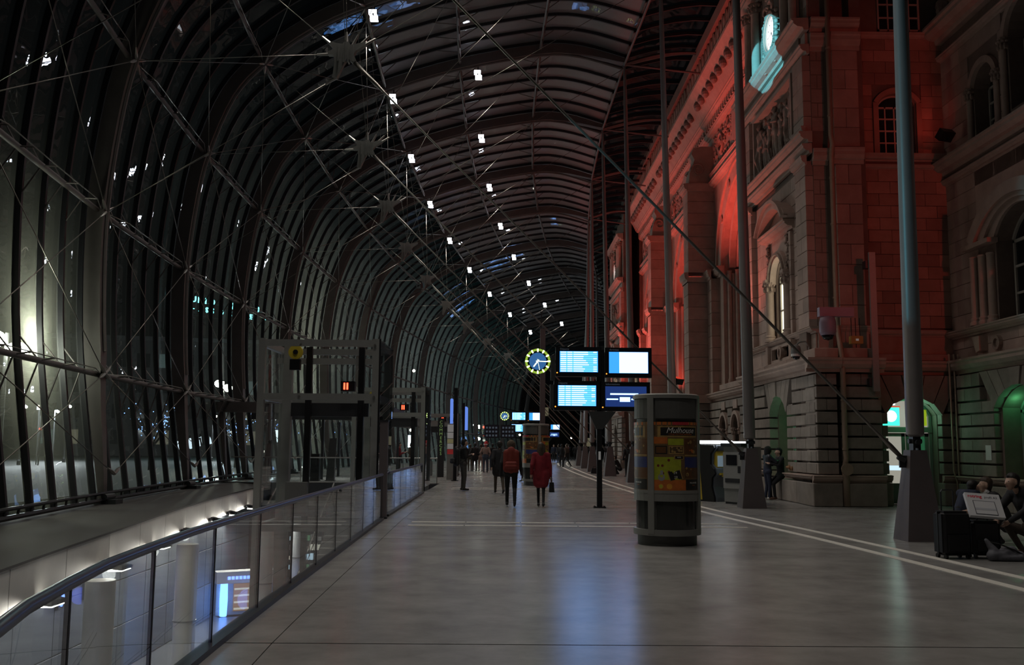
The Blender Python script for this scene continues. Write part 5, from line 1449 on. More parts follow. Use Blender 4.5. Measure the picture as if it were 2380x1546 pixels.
# ------------------------------------------------------------------ poster columns
def cyl_patch(b, a0,a1,z0,z1,r,n=8):
    # a measured from the camera-facing direction, positive to the right
    rows=[[b.p(r*math.sin(a0+(a1-a0)*k/n),-r*math.cos(a0+(a1-a0)*k/n),z) for k in range(n+1)] for z in (z0,z1)]
    for k in range(n): b.face((rows[0][k],rows[0][k+1],rows[1][k+1],rows[1][k]))
    return b
def cyl_shell(b,a0,a1,z0,z1,r0,r1,n=10):
    secs=[]
    for k in range(n+1):
        a=a0+(a1-a0)*k/n; s,c=math.sin(a),-math.cos(a)
        secs.append([(r0*s,r0*c,z0),(r1*s,r1*c,z0),(r1*s,r1*c,z1),(r0*s,r0*c,z1)])
    return b.loft(secs)
def poster_column(loc, rz, label, full=True):
    t=thing('poster_column',label,'poster column',loc,rz)
    R=.555; H=2.52
    b=MB(); b.lathe([(.50,0),(.50,.16),(.46,.18)],n=40); smooth_angle(b.build('plinth','kiosk_panel',t))
    b=MB(); b.lathe([(.3,.2),(R-.05,.2),(R-.05,H-.04),(.3,H-.04)],n=40); smooth_angle(b.build('drum','kiosk_panel',t))
    b=MB(); b.lathe([(R-.06,.17),(R+.015,.17),(R+.015,.27),(R-.06,.27)],n=40); smooth_angle(b.build('lower_ring','kiosk_frame',t))
    b=MB(); b.lathe([(.0,H+.03),(R-.02,H+.02),(R+.015,H),(R+.015,H-.06),(R-.06,H-.06)],n=40); smooth_angle(b.build('crown_ring','kiosk_frame',t))
    for a in (-37,66,166): 
        b=MB(); a=math.radians(a); cyl_shell(b,a-.10,a+.10,.2,H-.03,R-.06,R+.02,4); b.build('frame_post','kiosk_frame',t)
    segs=((-37,66),(66,166),(166,323))
    for a0,a1 in segs:
        a0,a1=math.radians(a0)+.1,math.radians(a1)-.1
        b=MB(); cyl_shell(b,a0,a1,.92-.05,.92,R-.06,R+.01,14); cyl_shell(b,a0,a1,.74,.87,R-.05,R+.004,14); b.build('mid_rail','kiosk_frame',t)
        b=MB(); cyl_shell(b,a0+.05,a1-.05,.27,.74,R-.05,R-.03,14); b.build('lower_glass','kiosk_glass_dark',t)
        b=MB(); cyl_shell(b,a0+.04,a1-.04,2.12,H-.07,R-.05,R-.01,14); b.build('upper_panel','kiosk_panel',t)
        b=MB(); cyl_patch(b,a0-.02,a1+.02,.92,2.06,R-.005,18); ps=b.build('poster','pr_wood',t)
        # printed fields in degrees/heights relative to this segment
        w=a1-a0
        def fld(u0,u1,v0,v1,m,lay=1,nm='printed_field'):
            q=MB(); cyl_patch(q,a0+w*u0,a0+w*u1,.92+1.14*v0,.92+1.14*v1,R-.005+.0012*lay,10); return q.build(nm,m,ps)
        def disc(u,v,r,m,lay=2):
            q=MB(); c=[]
            for k in range(12):
                aa=a0+w*u+r*math.cos(2*PI*k/12)/R; z=.92+1.14*v+r*math.sin(2*PI*k/12); rr=R-.005+.0012*lay
                c.append(q.p(rr*math.sin(aa),-rr*math.cos(aa),z))
            q.face(c); return q.build('printed_spot',m,ps)
        fld(0,1,.955,1,'pr_orange'); fld(.36,.70,.955,1,'pr_red',2); fld(0,1,.80,.955,'pr_wood2'); 
        fld(.07,.95,.775,.94,'pr_gold',2); fld(.13,.92,.80,.92,'pr_black',3)
        fld(0,.26,.68,.78,'pr_orange'); fld(.27,.58,.66,.755,'pr_lime',1); fld(.60,.98,.52,.755,'pr_brown',1); fld(.60,.98,.50,.52,'pr_gold',2)
        fld(.02,.25,.53,.65,'pr_black',1); fld(.04,.23,.545,.635,'pr_brown',2); fld(.28,.58,.53,.65,'pr_gold',1); fld(.30,.56,.545,.635,'pr_wood2',2)
        fld(0,.52,.155,.485,'pr_lime',1); fld(.60,.98,.18,.485,'pr_blue',1); fld(.60,.98,.18,.33,'pr_brown',2); fld(.38,.58,.45,.51,'pr_gold',3); fld(.40,.56,.46,.50,'pr_black',4)
        fld(0,.62,0,.155,'pr_orange',1); fld(.62,.98,.01,.16,'pr_black',1)
        for u,v in ((.08,.36),(.16,.36),(.28,.44),(.28,.27),(.17,.25)): disc(u,v,.022,'pr_maroon')
        disc(.13,.06,.042,'pr_orange2'); disc(.29,.06,.048,'pr_orange2'); disc(.13,.06,.03,'pr_lime2',3)
        disc(.14,.19,.06,'pr_grey',2); fld(.12,.17,.23,.29,'pr_grey',2)
        rr=random.Random(8)
        for k in range(16): disc(.62+.34*rr.random(),.20+.13*rr.random(),.012+.02*rr.random(),rr.choice(['pr_gold','pr_brown','pr_wood2']),3)
        for k in range(12): disc(.62+.34*rr.random(),.54+.2*rr.random(),.012+.02*rr.random(),rr.choice(['pr_gold','pr_orange','pr_wood2']),3)
        for k in range(10): disc(.30+.25*rr.random(),.55+.08*rr.random(),.012+.01*rr.random(),rr.choice(['pr_gold','pr_tan']),3)
        # tilted date card
        q=MB(); cs=[]
        for u,v in ((.30,.135),(.56,.165),(.50,.305),(.24,.275)):
            aa=a0+w*u; r2=R-.005+.0075; cs.append((aa,.92+1.14*v,r2))
        q.face([q.p(r2*math.sin(aa),-r2*math.cos(aa),z) for aa,z,r2 in cs]); q.build('date_card_rim','pr_gold',ps)
        q=MB(); ca=sum(c[0] for c in cs)/4; cz=sum(c[1] for c in cs)/4
        q.face([q.p((r2+.001)*math.sin(ca+(aa-ca)*.86),-(r2+.001)*math.cos(ca+(aa-ca)*.86),cz+(z-cz)*.88) for aa,z,r2 in cs]); q.build('date_card','pr_black',ps)
        def wrap(body,size,u,v,m,lay=9,shear=0):
            me=text_mesh(body,size,.0005,shear); me.materials.clear(); me.materials.append(MAT[m])
            for vv in me.vertices:
                aa=a0+w*u+vv.co.x/R; r2=R-.005+.0012*lay+vv.co.z; z=.92+1.14*v+vv.co.y
                vv.co=Vector((r2*math.sin(aa),-r2*math.cos(aa),z))
            o=bpy.data.objects.new('lettering',me); COL.objects.link(o); o.parent=ps
        if full:
            wrap('Mulhouse',.135,.53,.838,'pr_white',5,.35); wrap("L'éloge d'un Noël authentique",.036,.53,.812,'pr_orange',5)
            wrap('24',.062,.40,.24,'pr_white',9); wrap('29',.062,.41,.175,'pr_white',9)
            wrap('MULHOUSE',.036,.82,.10,'pr_white',4); wrap('ALSACE',.02,.82,.07,'pr_orange',4)
            wrap('NOËL',.028,.48,.475,'pr_white',6)
    return t
poster_column((2.82,16.68,0),0,'round poster column with orange and lime Mulhouse poster in the open floor')
poster_column((1.36,40.4,0),.9,'second round poster column far behind the walking people',False)
# ------------------------------------------------------------------ ticket machines
tm=thing('ticket_machine','yellow and black ticket machine with curved grey front and lit top','ticket machine',(6.52,29.7,0),math.radians(38))
L=lambda v: Vector((v.z,v.x,v.y))
# local: front toward -Y; profile in (y,z) extruded along x
def XB(): q=MB(); q.tf=lambda v: Vector((v.z,v.x,v.y)); return q
front=[(-.30,0),(-.30,.12),(-.20,.45),(-.22,.72),(-.34,.84),(-.30,.98),(-.16,1.12),(-.18,1.45),(-.34,1.62),(-.30,1.70)]
b=XB(); b.poly(front+[(.30,1.70),(.30,0)],(),-.30,.30); b.build('body','machine_blue',tm)
for s in (-1,1):
    b=XB(); off=[(y+.05,z) for y,z in front]; b.poly(off+[(.32,1.72),(.32,0)],(),s*.34-.04,s*.34+.04); b.build('side_panel','machine_black',tm)
    b=XB(); b.poly([(.20,.05),(.27,.95),(.32,.95),(.32,.05)],(),s*.34-.045,s*.34+.045); b.build('side_stripe','machine_yellow',tm)
b=MB(); b.box(-.24,.24,-.26,-.12,.84,1.52); b.build('screen_recess','machine_yellow',tm)
b=MB(); b.box(-.20,.20,-.285,-.26,1.05,1.38); b.build('screen','screen_panel',tm)
b=MB(); b.box(-.22,.22,-.40,-.26,.80,.86); 
for x in (-.12,.12): b.ball((x,-.38,.77),.03,8,5)
b.build('tray','machine_yellow',tm)
b=MB(); b.box(-.27,.27,-.36,-.28,1.54,1.68); b.build('visor','machine_black',tm)
b=MB(); b.box(-.36,.36,-.38,.34,1.74,1.84); b.build('lit_top','top_light',tm)
lamp('top_glow','POINT',(0,-.6,1.95),6,(.95,.97,1),tm,radius=.2)

gm=thing('ticket_machine','plain grey ticket machine with small coin tray beside the mast foot','ticket machine',(7.0,28.3,0),math.radians(-62))
b=MB(); b.box(-.42,.42,-.32,.36,.06,1.66); b.build('cabinet','machine_grey',gm)
b=MB(); b.box(-.40,.40,-.30,.34,0,.06); b.build('plinth','machine_black',gm)
b=MB(); b.box(-.40,.40,-.37,-.32,.45,1.5); b.build('front_panel','machine_grey2',gm)

b=MB(); b.box(-.25,.2,-.385,-.37,1.12,1.42); b.build('screen','dark_pane',gm)
b=MB(); b.box(-.3,.3,-.39,-.37,.62,.74); b.build('coin_tray','machine_black',gm)
b=MB(); b.box(.24,.34,-.385,-.37,.9,1.1); b.build('card_slot','machine_black',gm)
b=MB(); b.box(-.44,.44,-.42,.0,1.66,1.76); b.build('hood','machine_black',gm)
b=MB(); b.box(-.40,.40,-.44,-.04,1.76,1.81); b.build('lit_top','top_light',gm)
# ------------------------------------------------------------------ luggage and drawing board box
def suitcase(loc,rz,w,d,h,label,handle=True,wheels=True):
    t=thing('suitcase',label,'suitcase',loc,rz)
    bm=bmesh.new(); bmesh.ops.create_cube(bm,size=1)
    for v in bm.verts: v.co=Vector((v.co.x*w,v.co.y*d,(v.co.z+.5)*h+.05))
    bmesh.ops.bevel(bm,geom=bm.edges[:],offset=.045,segments=3,affect='EDGES')
    me=bpy.data.meshes.new('shell'); bm.to_mesh(me); bm.free(); me.materials.append(MAT['case_black']); o=bpy.data.objects.new('shell',me); COL.objects.link(o); o.parent=t
    b=MB(); b.box(-w/2-.006,w/2+.006,-.012,.012,.06,h+.04); b.build('zip','machine_black',t)
    b=MB(); b.box(-w*.36,w*.36,-d/2-.03,-d/2+.01,.12,h*.55); b.build('front_pocket','case_black',t)
    if wheels:
        for x in (-w*.38,w*.38):
            for y in (-d*.35,d*.35):
                b=MB(); b.tube([(x-.02,y,.035),(x+.02,y,.035)],.035,10); b.build('wheel','rubber',t)
    if handle:
        b=MB(); b.tube([(-w*.22,d*.3,h),(-w*.22,d*.3,h+.33),(-w*.18,d*.3,h+.36),(w*.18,d*.3,h+.36),(w*.22,d*.3,h+.33),(w*.22,d*.3,h)],.012,8); b.build('pull_handle','dark_metal',t)
    else:
        b=MB(); b.tube([(-.08,0,h+.03),(-.07,0,h+.09),(.07,0,h+.09),(.08,0,h+.03)],.014,8); b.build('grip','rubber',t)
    return t
g=on_z(2224,1300)
suitcase((g.x,g.y+.12,0),math.radians(8),.47,.30,.66,'black upright suitcase with raised pull handle next to mast foot')
g2=on_z(2285,1300)
suitcase((g2.x+.08,g2.y+.14,0),math.radians(-6),.42,.34,.52,'lower black suitcase carrying the white drawing board box',False)
bx=thing('drawing_board_box','white flat drawing board box leaning tilted on black luggage','box',(g2.x+.08,g2.y-.04,.62))
bx.rotation_euler=(math.radians(-38),math.radians(4),math.radians(-3))
b=MB(); b.box(-.26,.26,-.03,.03,0,.42); b.build('carton','box_white',bx)
b=MB(); b.box(-.17,.16,-.034,-.03,.03,.28); b.build('picture_outline','ink_dark',bx)
b=MB(); b.box(-.16,.15,-.036,-.034,.04,.27); b.build('board_picture','box_white',bx)
b=MB(); b.box(-.16,.15,-.038,-.036,.11,.145); b.build('board_ruler','box_grey',bx)
text('rotring',.075,(-.12,-.031,.335),(PI/2,0,0),'ink_red',bx,extrude=.001,bold=.002)
text('profil A3',.055,(.12,-.031,.335),(PI/2,0,0),'ink_dark',bx,extrude=.001)
# grey sack on the floor
g=on_z(2345,1306)
caps=[((-.2,0,.08),(.22,.02,.07),.085,.08,'bag_grey'),((-.16,.02,.14),(-.26,.05,.30),.07,.03,'bag_grey'),((0,.02,.12),(.12,.05,.14),.09,.08,'bag_grey'),((-.1,-.04,.05),(.2,-.05,.05),.05,.05,'bag_grey')]
me=voxel_mesh(caps,['bag_grey'],.015,2,'sack')
sk=thing('sack','crumpled grey fabric bag on the floor before the kneeling person','bag',(g.x,g.y+.08,0)); o=bpy.data.objects.new('sack',me); COL.objects.link(o); o.parent=sk
b=MB(); b.tube([(-.25,.04,.28),(-.1,-.02,.25),(.1,-.05,.17),(.28,-.03,.08)],.012,6); b.build('strap','rubber',sk)
# ------------------------------------------------------------------ bridge rail, entrance vestibule
t=thing('glass_balustrade','straight glass balustrade along the bridge edge behind first lift','balustrade',(-2.8,41.35,0))
for k in range(6):
    x=-1.45*k
    b=MB(); b.box(x-1.43,x-.02,-.009,.009,.04,1.0); b.build('glass_pane','rail_glass',t)
    b=MB(); b.box(x-.025,x+.005,-.02,.02,0,1.04); b.build('stanchion','steel',t)
b=MB(); b.tube([(0,0,1.06),(-8.7,0,1.06)],.028,8); b.build('handrail','steel',t)
vb=thing('entrance_vestibule','glazed entrance vestibule with row of ceiling spotlights behind first lift','vestibule',(-8.4,45.0,0))
for x in (-3.0,-1.5,0,1.5,3.0):
    for y in (0,4.5):
        b=MB(); b.box(x-.06,x+.06,y-.06,y+.06,0,2.75); b.build('post','dark_metal',vb)
b=MB(); b.box(-3.3,3.3,-.2,4.7,2.95,3.35); b.build('canopy','board_side',vb)
b=MB(); b.box(-3.3,3.3,-.22,-.1,2.75,3.0); b.build('fascia','dark_metal',vb)
for k in range(4):
    b=MB(); b.box(-2.9+1.5*k,-1.6+1.5*k,4.49,4.51,.1,2.7); b.build('pane','lift_glass',vb)
for k,x in enumerate((-1.3,-.95,-.62,-.3,.55,.8,1.05,1.9,2.12,2.3)):
    b=MB(); b.lathe([(.0,2.93),(.07,2.93),(.07,2.95)],c=(x,.3+.25*k),n=10); b.build('spotlight','lamp_white',vb)
for x in (-1.2,.6,2.0): lamp('vestibule_light','SPOT',(x,1.5,2.9),170,(1,.97,.9),vb,target=(x,1.3,0),angle=110,blend=.6)
it=thing('info_terminal','dark slab-shaped information terminal behind bridge balustrade','terminal',(-8.35,43.2,0)); b=MB(); b.frustum((0,0),(.2,.18),(.18,.14),0,1.2); b.build('body','black_metal',it); b=MB(); b.box(-.15,.15,-.17,-.15,.7,1.1); b.build('screen','dark_pane',it)
it=thing('sloping_panel','tall sloping grey information panel behind bridge balustrade','panel',(-7.75,43.6,0)); b=MB(); b.frustum((0,0),(.18,.1),(.16,.03),0,1.9,(.08,.05)); b.build('body','board_side',it); b=MB(); b.box(-.22,.22,-.2,.2,0,.03); b.build('base_plate','dark_metal',it)
pt=thing('portal_frame','dark steel entrance portal crossing the glass wall','portal',(-11.6,42.6,0))
b=MB(); b.box(-1.6,3.6,-.2,.25,3.0,3.45); b.build('beam','rib_paint',pt)
for x,lean in ((-.6,-.25),(1.2,.2)):
    b=MB(); b.loft([[(x-.12,-.12,0),(x+.12,-.12,0),(x+.12,.12,0),(x-.12,.12,0)],[(x+lean-.12,-.12,3.0),(x+lean+.12,-.12,3.0),(x+lean+.12,.12,3.0),(x+lean-.12,.12,3.0)]]); b.build('post','rib_paint',pt)
# ------------------------------------------------------------------ people
def foot(px,py): g=on_z(px,py); return (g.x,g.y,0)
STRIDE=dict(hil=(-.095,.02,.93),hir=(.095,-.02,.93),knl=(-.10,.20,.53),anl=(-.10,.24,.10),knr=(.10,-.06,.50),anr=(.10,-.34,.16),wrl=(-.27,-.08,.92),ell=(-.25,-.12,1.16),wrr=(.27,.16,.95),elr=(.25,.02,1.15))
STAND=dict()
POCK=dict(ell=(-.30,-.08,1.16),wrl=(-.20,.08,.98),elr=(.30,-.08,1.16),wrr=(.20,.08,.98))
PHONE=dict(ell=(-.24,.02,1.16),wrl=(-.10,.26,1.22),elr=(.24,.02,1.16),wrr=(.08,.26,1.22),head=(0,.05,1.625))
SQUAT=dict(pel=(0,-.14,.36),waist=(0,-.10,.50),chest=(0,.04,.72),neck=(0,.12,.88),head=(0,.18,1.0),shl=(-.18,.08,.82),shr=(.18,.08,.82),ell=(-.25,.22,.60),elr=(.25,.22,.60),wrl=(-.10,.42,.56),wrr=(.10,.42,.56),hil=(-.10,-.14,.34),hir=(.10,-.14,.34),knl=(-.19,.26,.48),knr=(.19,.26,.48),anl=(-.16,.02,.10),anr=(.16,.02,.10))
def backpack(owner_loc, rz, label, material, w=.36,h=.52,d=.22, z=1.02, sc=1.0):
    t=thing('backpack',label,'backpack',owner_loc,rz)
    y=-.13-d/2
    caps=[((-w*.28,y,z),(-w*.28,y,z+h*.75),w*.25,w*.24,material,d/w*1.0),((w*.28,y,z),(w*.28,y,z+h*.75),w*.25,w*.24,material,d/w*1.0),((0,y,z),(0,y,z+h*.85),w*.3,w*.28,material,d/w*1.0)]
    me=voxel_mesh(caps,[material],.015,2,'pack'); o=bpy.data.objects.new('pack',me); COL.objects.link(o); o.parent=t
    caps=[((-w*.25,y-d*.52,z+.06),(w*.25,y-d*.52,z+.06),.07,.07,material),((-w*.25,y-d*.5,z+.14),(w*.25,y-d*.5,z+.14),.06,.06,material)]
    me=voxel_mesh(caps,[material],.015,2,'front_pocket'); o=bpy.data.objects.new('front_pocket',me); COL.objects.link(o); o.parent=t
    for s in (-1,1):
        b=MB(); b.tube([(s*.12,y+.08,z+h*.85),(s*.13,.02,1.515),(s*.14,.135,1.40),(s*.15,.12,1.2),(s*.17,-.02,1.08),(s*.14,y+.06,z+.02)],.017,6); b.build('strap','rubber',t)
    return t
# walking pair
L=foot(1187,1178); person('person walking away in black jacket with fur hood and red backpack',L,0,STRIDE,1.76,.014,'fur','hood',top='cloth_black',bottom='cloth_black',bulk=1.15,glove='cloth_black')
backpack(L,0,'large red backpack on the back of walking person','backpack_red',.42,.56,.24)
L=foot(1160,1148); person('person in long dark coat walking just ahead of red backpack wearer',L,math.radians(8),STRIDE,1.76,.018,'hair_dark','short',top='cloth_dark',bottom='cloth_brown',bulk=1.15,coat=.55)
L=foot(1257,1179); person('person walking away in long red coat with dark hair',L,0,{**STRIDE,'anr':(.06,-.24,.12),'knr':(.07,-.04,.5),'anl':(-.06,.16,.09),'knl':(-.07,.13,.5),'wrr':(.27,.0,.86),'elr':(.25,-.03,1.13)},1.70,.014,'hair_brown','long',top='cloth_red',bottom='cloth_black',bulk=1.2,coat=.62,thigh=.8)
hb=thing('handbag','black handbag hanging from the hand of red coat wearer','handbag',(L[0]+.29,L[1]+.03,.40)); b=MB(); b.frustum((0,0),(.07,.16),(.055,.14),0,.26); b.build('pouch','cloth_black',hb); b=MB(); b.tube([(0,-.1,.25),(0,-.06,.42),(0,.06,.42),(0,.1,.25)],.012,6); b.build('handle','rubber',hb)
# standing man with black rucksack
L=foot(1076,1141); person('person standing in black jacket and grey trousers facing the lifts side',L,math.radians(-68),PHONE,1.84,.015,'knit_black','beanie',top='cloth_black',bottom='cloth_grey',bulk=1.18)
backpack(L,math.radians(-68),'bulky black rucksack worn by the standing person','backpack_black',.40,.60,.28,.98)
# group around the santa hat
L=foot(1128,1099); t,J,s=person('person in beige quilted jacket and red santa hat seen from behind',L,math.radians(-10),POCK,1.76,.02,'hat_red','short',top='cloth_beige',bottom='jeans',bulk=1.2)
b=MB(); h=J['head']*s; b.lathe([(.115,h.z+.0),(.135,h.z+.03),(.115,h.z+.07)],c=(h.x,h.y-.01),n=16); b.build('hat_brim','hat_white',t,smooth=True)
b=MB(); b.lathe([(.11,h.z+.06),(.08,h.z+.16),(.03,h.z+.22),(0,h.z+.23)],c=(h.x,h.y-.02),n=12); b.tube([(h.x,h.y-.02,h.z+.2),(h.x+.08,h.y-.04,h.z+.2),(h.x+.14,h.y-.05,h.z+.12)],[.05,.035,.02],8); b.ball((h.x+.15,h.y-.05,h.z+.1),.035); b.build('hat_cone','hat_red',t,smooth=True)
for k,(px,py,ht,lab,kw) in enumerate((
  (1103,1097,1.74,'person in black coat standing left of santa hat wearer',dict(top='cloth_black',bottom='cloth_dark',coat=.3)),
  (1092,1096,1.66,'person in dark jacket half hidden by the standing rucksack wearer',dict(top='cloth_dark',bottom='cloth_brown')),
  (1144,1094,1.72,'person in black jacket and jeans beside the santa hat wearer',dict(top='cloth_black',bottom='jeans')),
  (1117,1096,1.68,'person with pinkish trousers between the coats near santa hat',dict(top='cloth_dark',bottom='cloth_beige')),
  (1305,1086,1.74,'person in dark coat with white bag strap beyond poster column',dict(top='cloth_black',bottom='cloth_black')),
  (1317,1087,1.76,'person in olive jacket walking next to the white-strap wearer',dict(top='cloth_brown',bottom='cloth_black')),
  (1298,1077,1.74,'person in blue jeans in the far group by mast feet',dict(top='cloth_dark',bottom='jeans')),
  (1287,1074,1.72,'person in pale blue hood in the far group by mast feet',dict(top='cloth_blue',bottom='cloth_dark')),
  (1322,1071,1.74,'person in navy coat in the far group by mast feet',dict(top='cloth_blue',bottom='cloth_black')),
  (1337,1071,1.72,'person in black coat at the edge of far group',dict(top='cloth_black',bottom='cloth_black',coat=.4)),
  (1183,1088,1.78,'person in dark coat ahead of the walkers by second poster column',dict(top='cloth_dark',bottom='cloth_dark')),
  (1226,1121,1.72,'person with grey skirted coat walking by second poster column',dict(top='cloth_grey',bottom='cloth_dark',coat=.5)))):
    person(lab,foot(px,py),random.uniform(-.6,.6) if k<5 else random.choice([0,PI,.8]),[POCK,STAND,STRIDE][k%3],ht,.024,['hair_dark','hair_brown'][k%2],'short',bulk=1.15,**kw)
# persons on the bridge behind the lift
for px,py,lab,kw,rz in ((900,1113,'person in dark coat leaning at the bridge balustrade',dict(top='cloth_black',bottom='cloth_dark',coat=.4),PI/2),(832,1112,'person in black standing at the bridge by lift post',dict(top='cloth_black',bottom='cloth_black'),.3),(925,1108,'person in red jacket on the bridge behind second lift',dict(top='cloth_red',bottom='cloth_dark'),-1.2),(956,1100,'person in brown coat on the bridge near second lift',dict(top='cloth_brown',bottom='cloth_dark',coat=.4),1.0)):
    person(lab,foot(px,py),rz,PHONE,1.74,.022,'hair_dark','short',bulk=1.15,**kw)
# persons at the foot of the far masts
g=foot(1456,1110); person('person in dark jacket standing behind fourth mast foot by the old station',(g[0]+.2,g[1]+1,0),.4,STAND,1.76,.022,'hair_dark','short',top='cloth_dark',bottom='cloth_dark')
g=foot(1436,1104); person('person squatting with bags between two mast feet',(g[0],g[1],0),1.2,SQUAT,1.7,.022,'hair_dark','short',top='cloth_black',bottom='cloth_black')
# embracing couple
person('person in black quilted jacket and dark hood hugging seated partner by window',(8.36,30.55,0),math.radians(-82),dict(ell=(-.26,.22,1.28),wrl=(-.14,.44,1.36),elr=(.26,.20,1.26),wrr=(.12,.46,1.33),head=(0,.06,1.63),chest=(0,.03,1.33),anl=(-.09,-.05,.09),knl=(-.1,.02,.5)),1.66,.013,'knit_black','hood',top='cloth_puffy',bottom='cloth_blue',bulk=1.2,shoe='shoe_white')
person('person in black cap and dark jacket sitting on stone ledge in an embrace',(8.78,30.62,0),math.radians(95),dict(pel=(0,-.02,.80),waist=(0,-.02,.95),chest=(0,.0,1.18),neck=(0,.01,1.36),head=(0,.05,1.49),shl=(-.18,0,1.29),shr=(.18,0,1.29),ell=(-.27,.16,1.10),elr=(.27,.16,1.10),wrl=(-.20,.38,1.14),wrr=(.20,.36,1.12),hil=(-.10,.0,.76),hir=(.10,.0,.76),knl=(-.20,.30,.52),knr=(.20,.28,.52),anl=(-.20,.26,.10),anr=(.20,.24,.10)),1.75,.013,'knit_black','beanie',top='cloth_dark',bottom='cloth_black',bulk=1.1,shoe='shoe_brown')
sn=thing('paper_bag','crumpled brown paper bag on the stone window ledge','bag',(8.95,29.85,.90)); rr=random.Random(6)
b=MB()
for k in range(14): b.ball((rr.uniform(-.14,.14),rr.uniform(-.2,.2),rr.uniform(.06,.16)),(rr.uniform(.05,.09),rr.uniform(.06,.1),rr.uniform(.04,.08)),6,4)
b.build('bundle','paper_brown',sn)
# squatting people with luggage
person('person in dark blue jacket crouching with back turned behind the suitcase',(8.55,17.9,0),math.radians(-70),{**SQUAT,'head':(0,.22,.93),'neck':(0,.14,.86)},1.75,.014,'hair_dark','short',top='cloth_blue',bottom='cloth_dark',bulk=1.15)
person('person in dark suit and white shirt crouching, turned toward the crouching friend',(8.62,16.9,0),math.radians(80),SQUAT,1.78,.012,'hair_brown','short',extra=[((0,.16,.80),(0,.165,.90),.055,.05,'shirt_white'),((-.05,.16,.9),(.05,.16,.9),.03,.03,'shirt_white')],top='cloth_dark',bottom='cloth_dark',bulk=1.12)
person('person in dark jacket and brown trousers kneeling at the grey bag',(8.14,14.98,0),math.radians(105),{**SQUAT,'head':(.0,.30,1.12),'neck':(0,.20,1.02),'chest':(0,.08,.84),'waist':(0,-.04,.58),'pel':(0,-.12,.40),'shl':(-.19,.12,.95),'shr':(.19,.12,.95),'ell':(-.26,.30,.72),'elr':(.26,.30,.72),'wrl':(-.12,.46,.56),'wrr':(.12,.48,.56)},1.78,.012,'hair_dark','short',top='cloth_dark',bottom='cloth_brown',bulk=1.15,shoe='shoe_brown')
g=foot(1382,1101); bg=thing('travel_bag','small black travel bag standing by a far mast foot','bag',g); b=MB(); b.frustum((0,0),(.24,.14),(.18,.09),0,.32); b.build('body','case_black',bg); b=MB(); b.tube([(-.1,0,.3),(-.08,0,.42),(.08,0,.42),(.1,0,.3)],.014,6); b.build('handle','rubber',bg)
# ------------------------------------------------------------------ outside the glass
gr=struct('ground_plaza','dark paved plaza outside the glass wall')
b=MB(); b.box(-120,-13.6,-10,260,-.3,-.05); b.box(-13.6,40,126,260,-.3,-.05); b.build('paving','paving',gr)
def street_lamp(px,py,Y,label,power,heads=2,hz=None,col=(1.0,.98,.80),size=.16):
    p=on_y(px,py,Y)
    t=thing('street_lamp',label,'street lamp',(p.x,p.y,-.05),0)
    z=p.z+.05
    b=MB(); b.tube([(0,0,0),(0,0,z+.15)],[.07,.045],8); b.lathe([(.13,0),(.13,.3),(.07,.4)],n=10); b.build('pole','dark_metal',t)
    for k in range(heads):
        dx=(-1 if k==0 else 1)*.28 if heads>1 else .25; dz=0 if k==0 else -.28
        b=MB(); b.tube([(0,0,z+.1+dz),(dx,0,z+.16+dz)],.025,6); b.build('arm','dark_metal',t)
        b=MB(); b.ball((dx,-.02,z+dz),(size,size,size*.8),12,8); b.build('globe','street_head',t,smooth=True)
    lamp('lamp_light','POINT',(0,-.3,z-.1),power,col,t,radius=.25)
    return t
street_lamp(16,788,23.4,'twin-globe street lamp glaring just outside the glass wall',300,2,size=.26)
street_lamp(520,892,62,'twin-globe street lamp shining through the glass beside lift frame',1600,2,size=.3)
for k,(px,py,Y) in enumerate(((52,946,70),(128,957,85),(156,945,80),(496,968,90),(655,935,95))):
    street_lamp(px,py,Y,['small street lamp on the plaza between dark mullions','small street lamp left of the thick rib','small street lamp next to the red signal','small street lamp beyond the blue lit tree','small street lamp behind lift frame'][k],2200,1,size=.13,col=(.9,.95,1.0))
street_lamp(1109,988,144,'twin white street lamp far beyond the end of the hall',900,2,size=.34,col=(.95,.97,1.0))
street_lamp(1108,1020,140,'pale street lamp low behind the far crowd',300,1,size=.28,col=(.95,.97,1.0))
def traffic_light(px,py,Y,label,on='led_red'):
    p=on_y(px,py,Y); t=thing('traffic_light',label,'traffic light',(p.x,p.y,-.05)); z=p.z+.05; s=Y/70
    b=MB(); b.tube([(0,0,0),(0,0,z)],.05,8); b.build('pole','dark_metal',t)
    b=MB(); b.box(-.16*s,.16*s,.0,.2*s,z-.62*s,z+.2*s); b.build('housing','black_metal',t)
    for k,m in enumerate((on if on!='led_green' else 'dark_pane','dark_pane',on if on=='led_green' else 'dark_pane')):
        b=MB(); b.tube([(0,-.03*s,z-.2*s*k),(0,0,z-.2*s*k)],.095*s,12); b.build('signal',m,t)
    return t
traffic_light(98,930,70,'red traffic light on the plaza beside thick rib')
traffic_light(94,997,72,'small low red signal below the larger red light')
traffic_light(721,997,80,'red traffic light seen through the lift frame')
traffic_light(1125,993,150,'upper red traffic light beyond far crowd'); traffic_light(1125,1011,160,'lower red traffic light beyond far crowd'); traffic_light(1139,1011,155,'red traffic light right of the paired red lights'); traffic_light(1136,1033,150,'green pedestrian light beyond far crowd','led_green')
b=None
p=on_y(92,947,71); am=thing('amber_lamp','small amber square light under the red traffic light','lamp',p); b=MB(); b.box(-.18,.18,-.05,.05,-.18,.18); b.build('case','dark_metal',am); b=MB(); b.tube([(0,0,-.18),(0,0,-p.z-.05)],.04,6); b.build('pole','dark_metal',am); b=MB(); b.box(-.15,.15,-.06,-.05,-.15,.15); b.build('lens','led_amber',am)
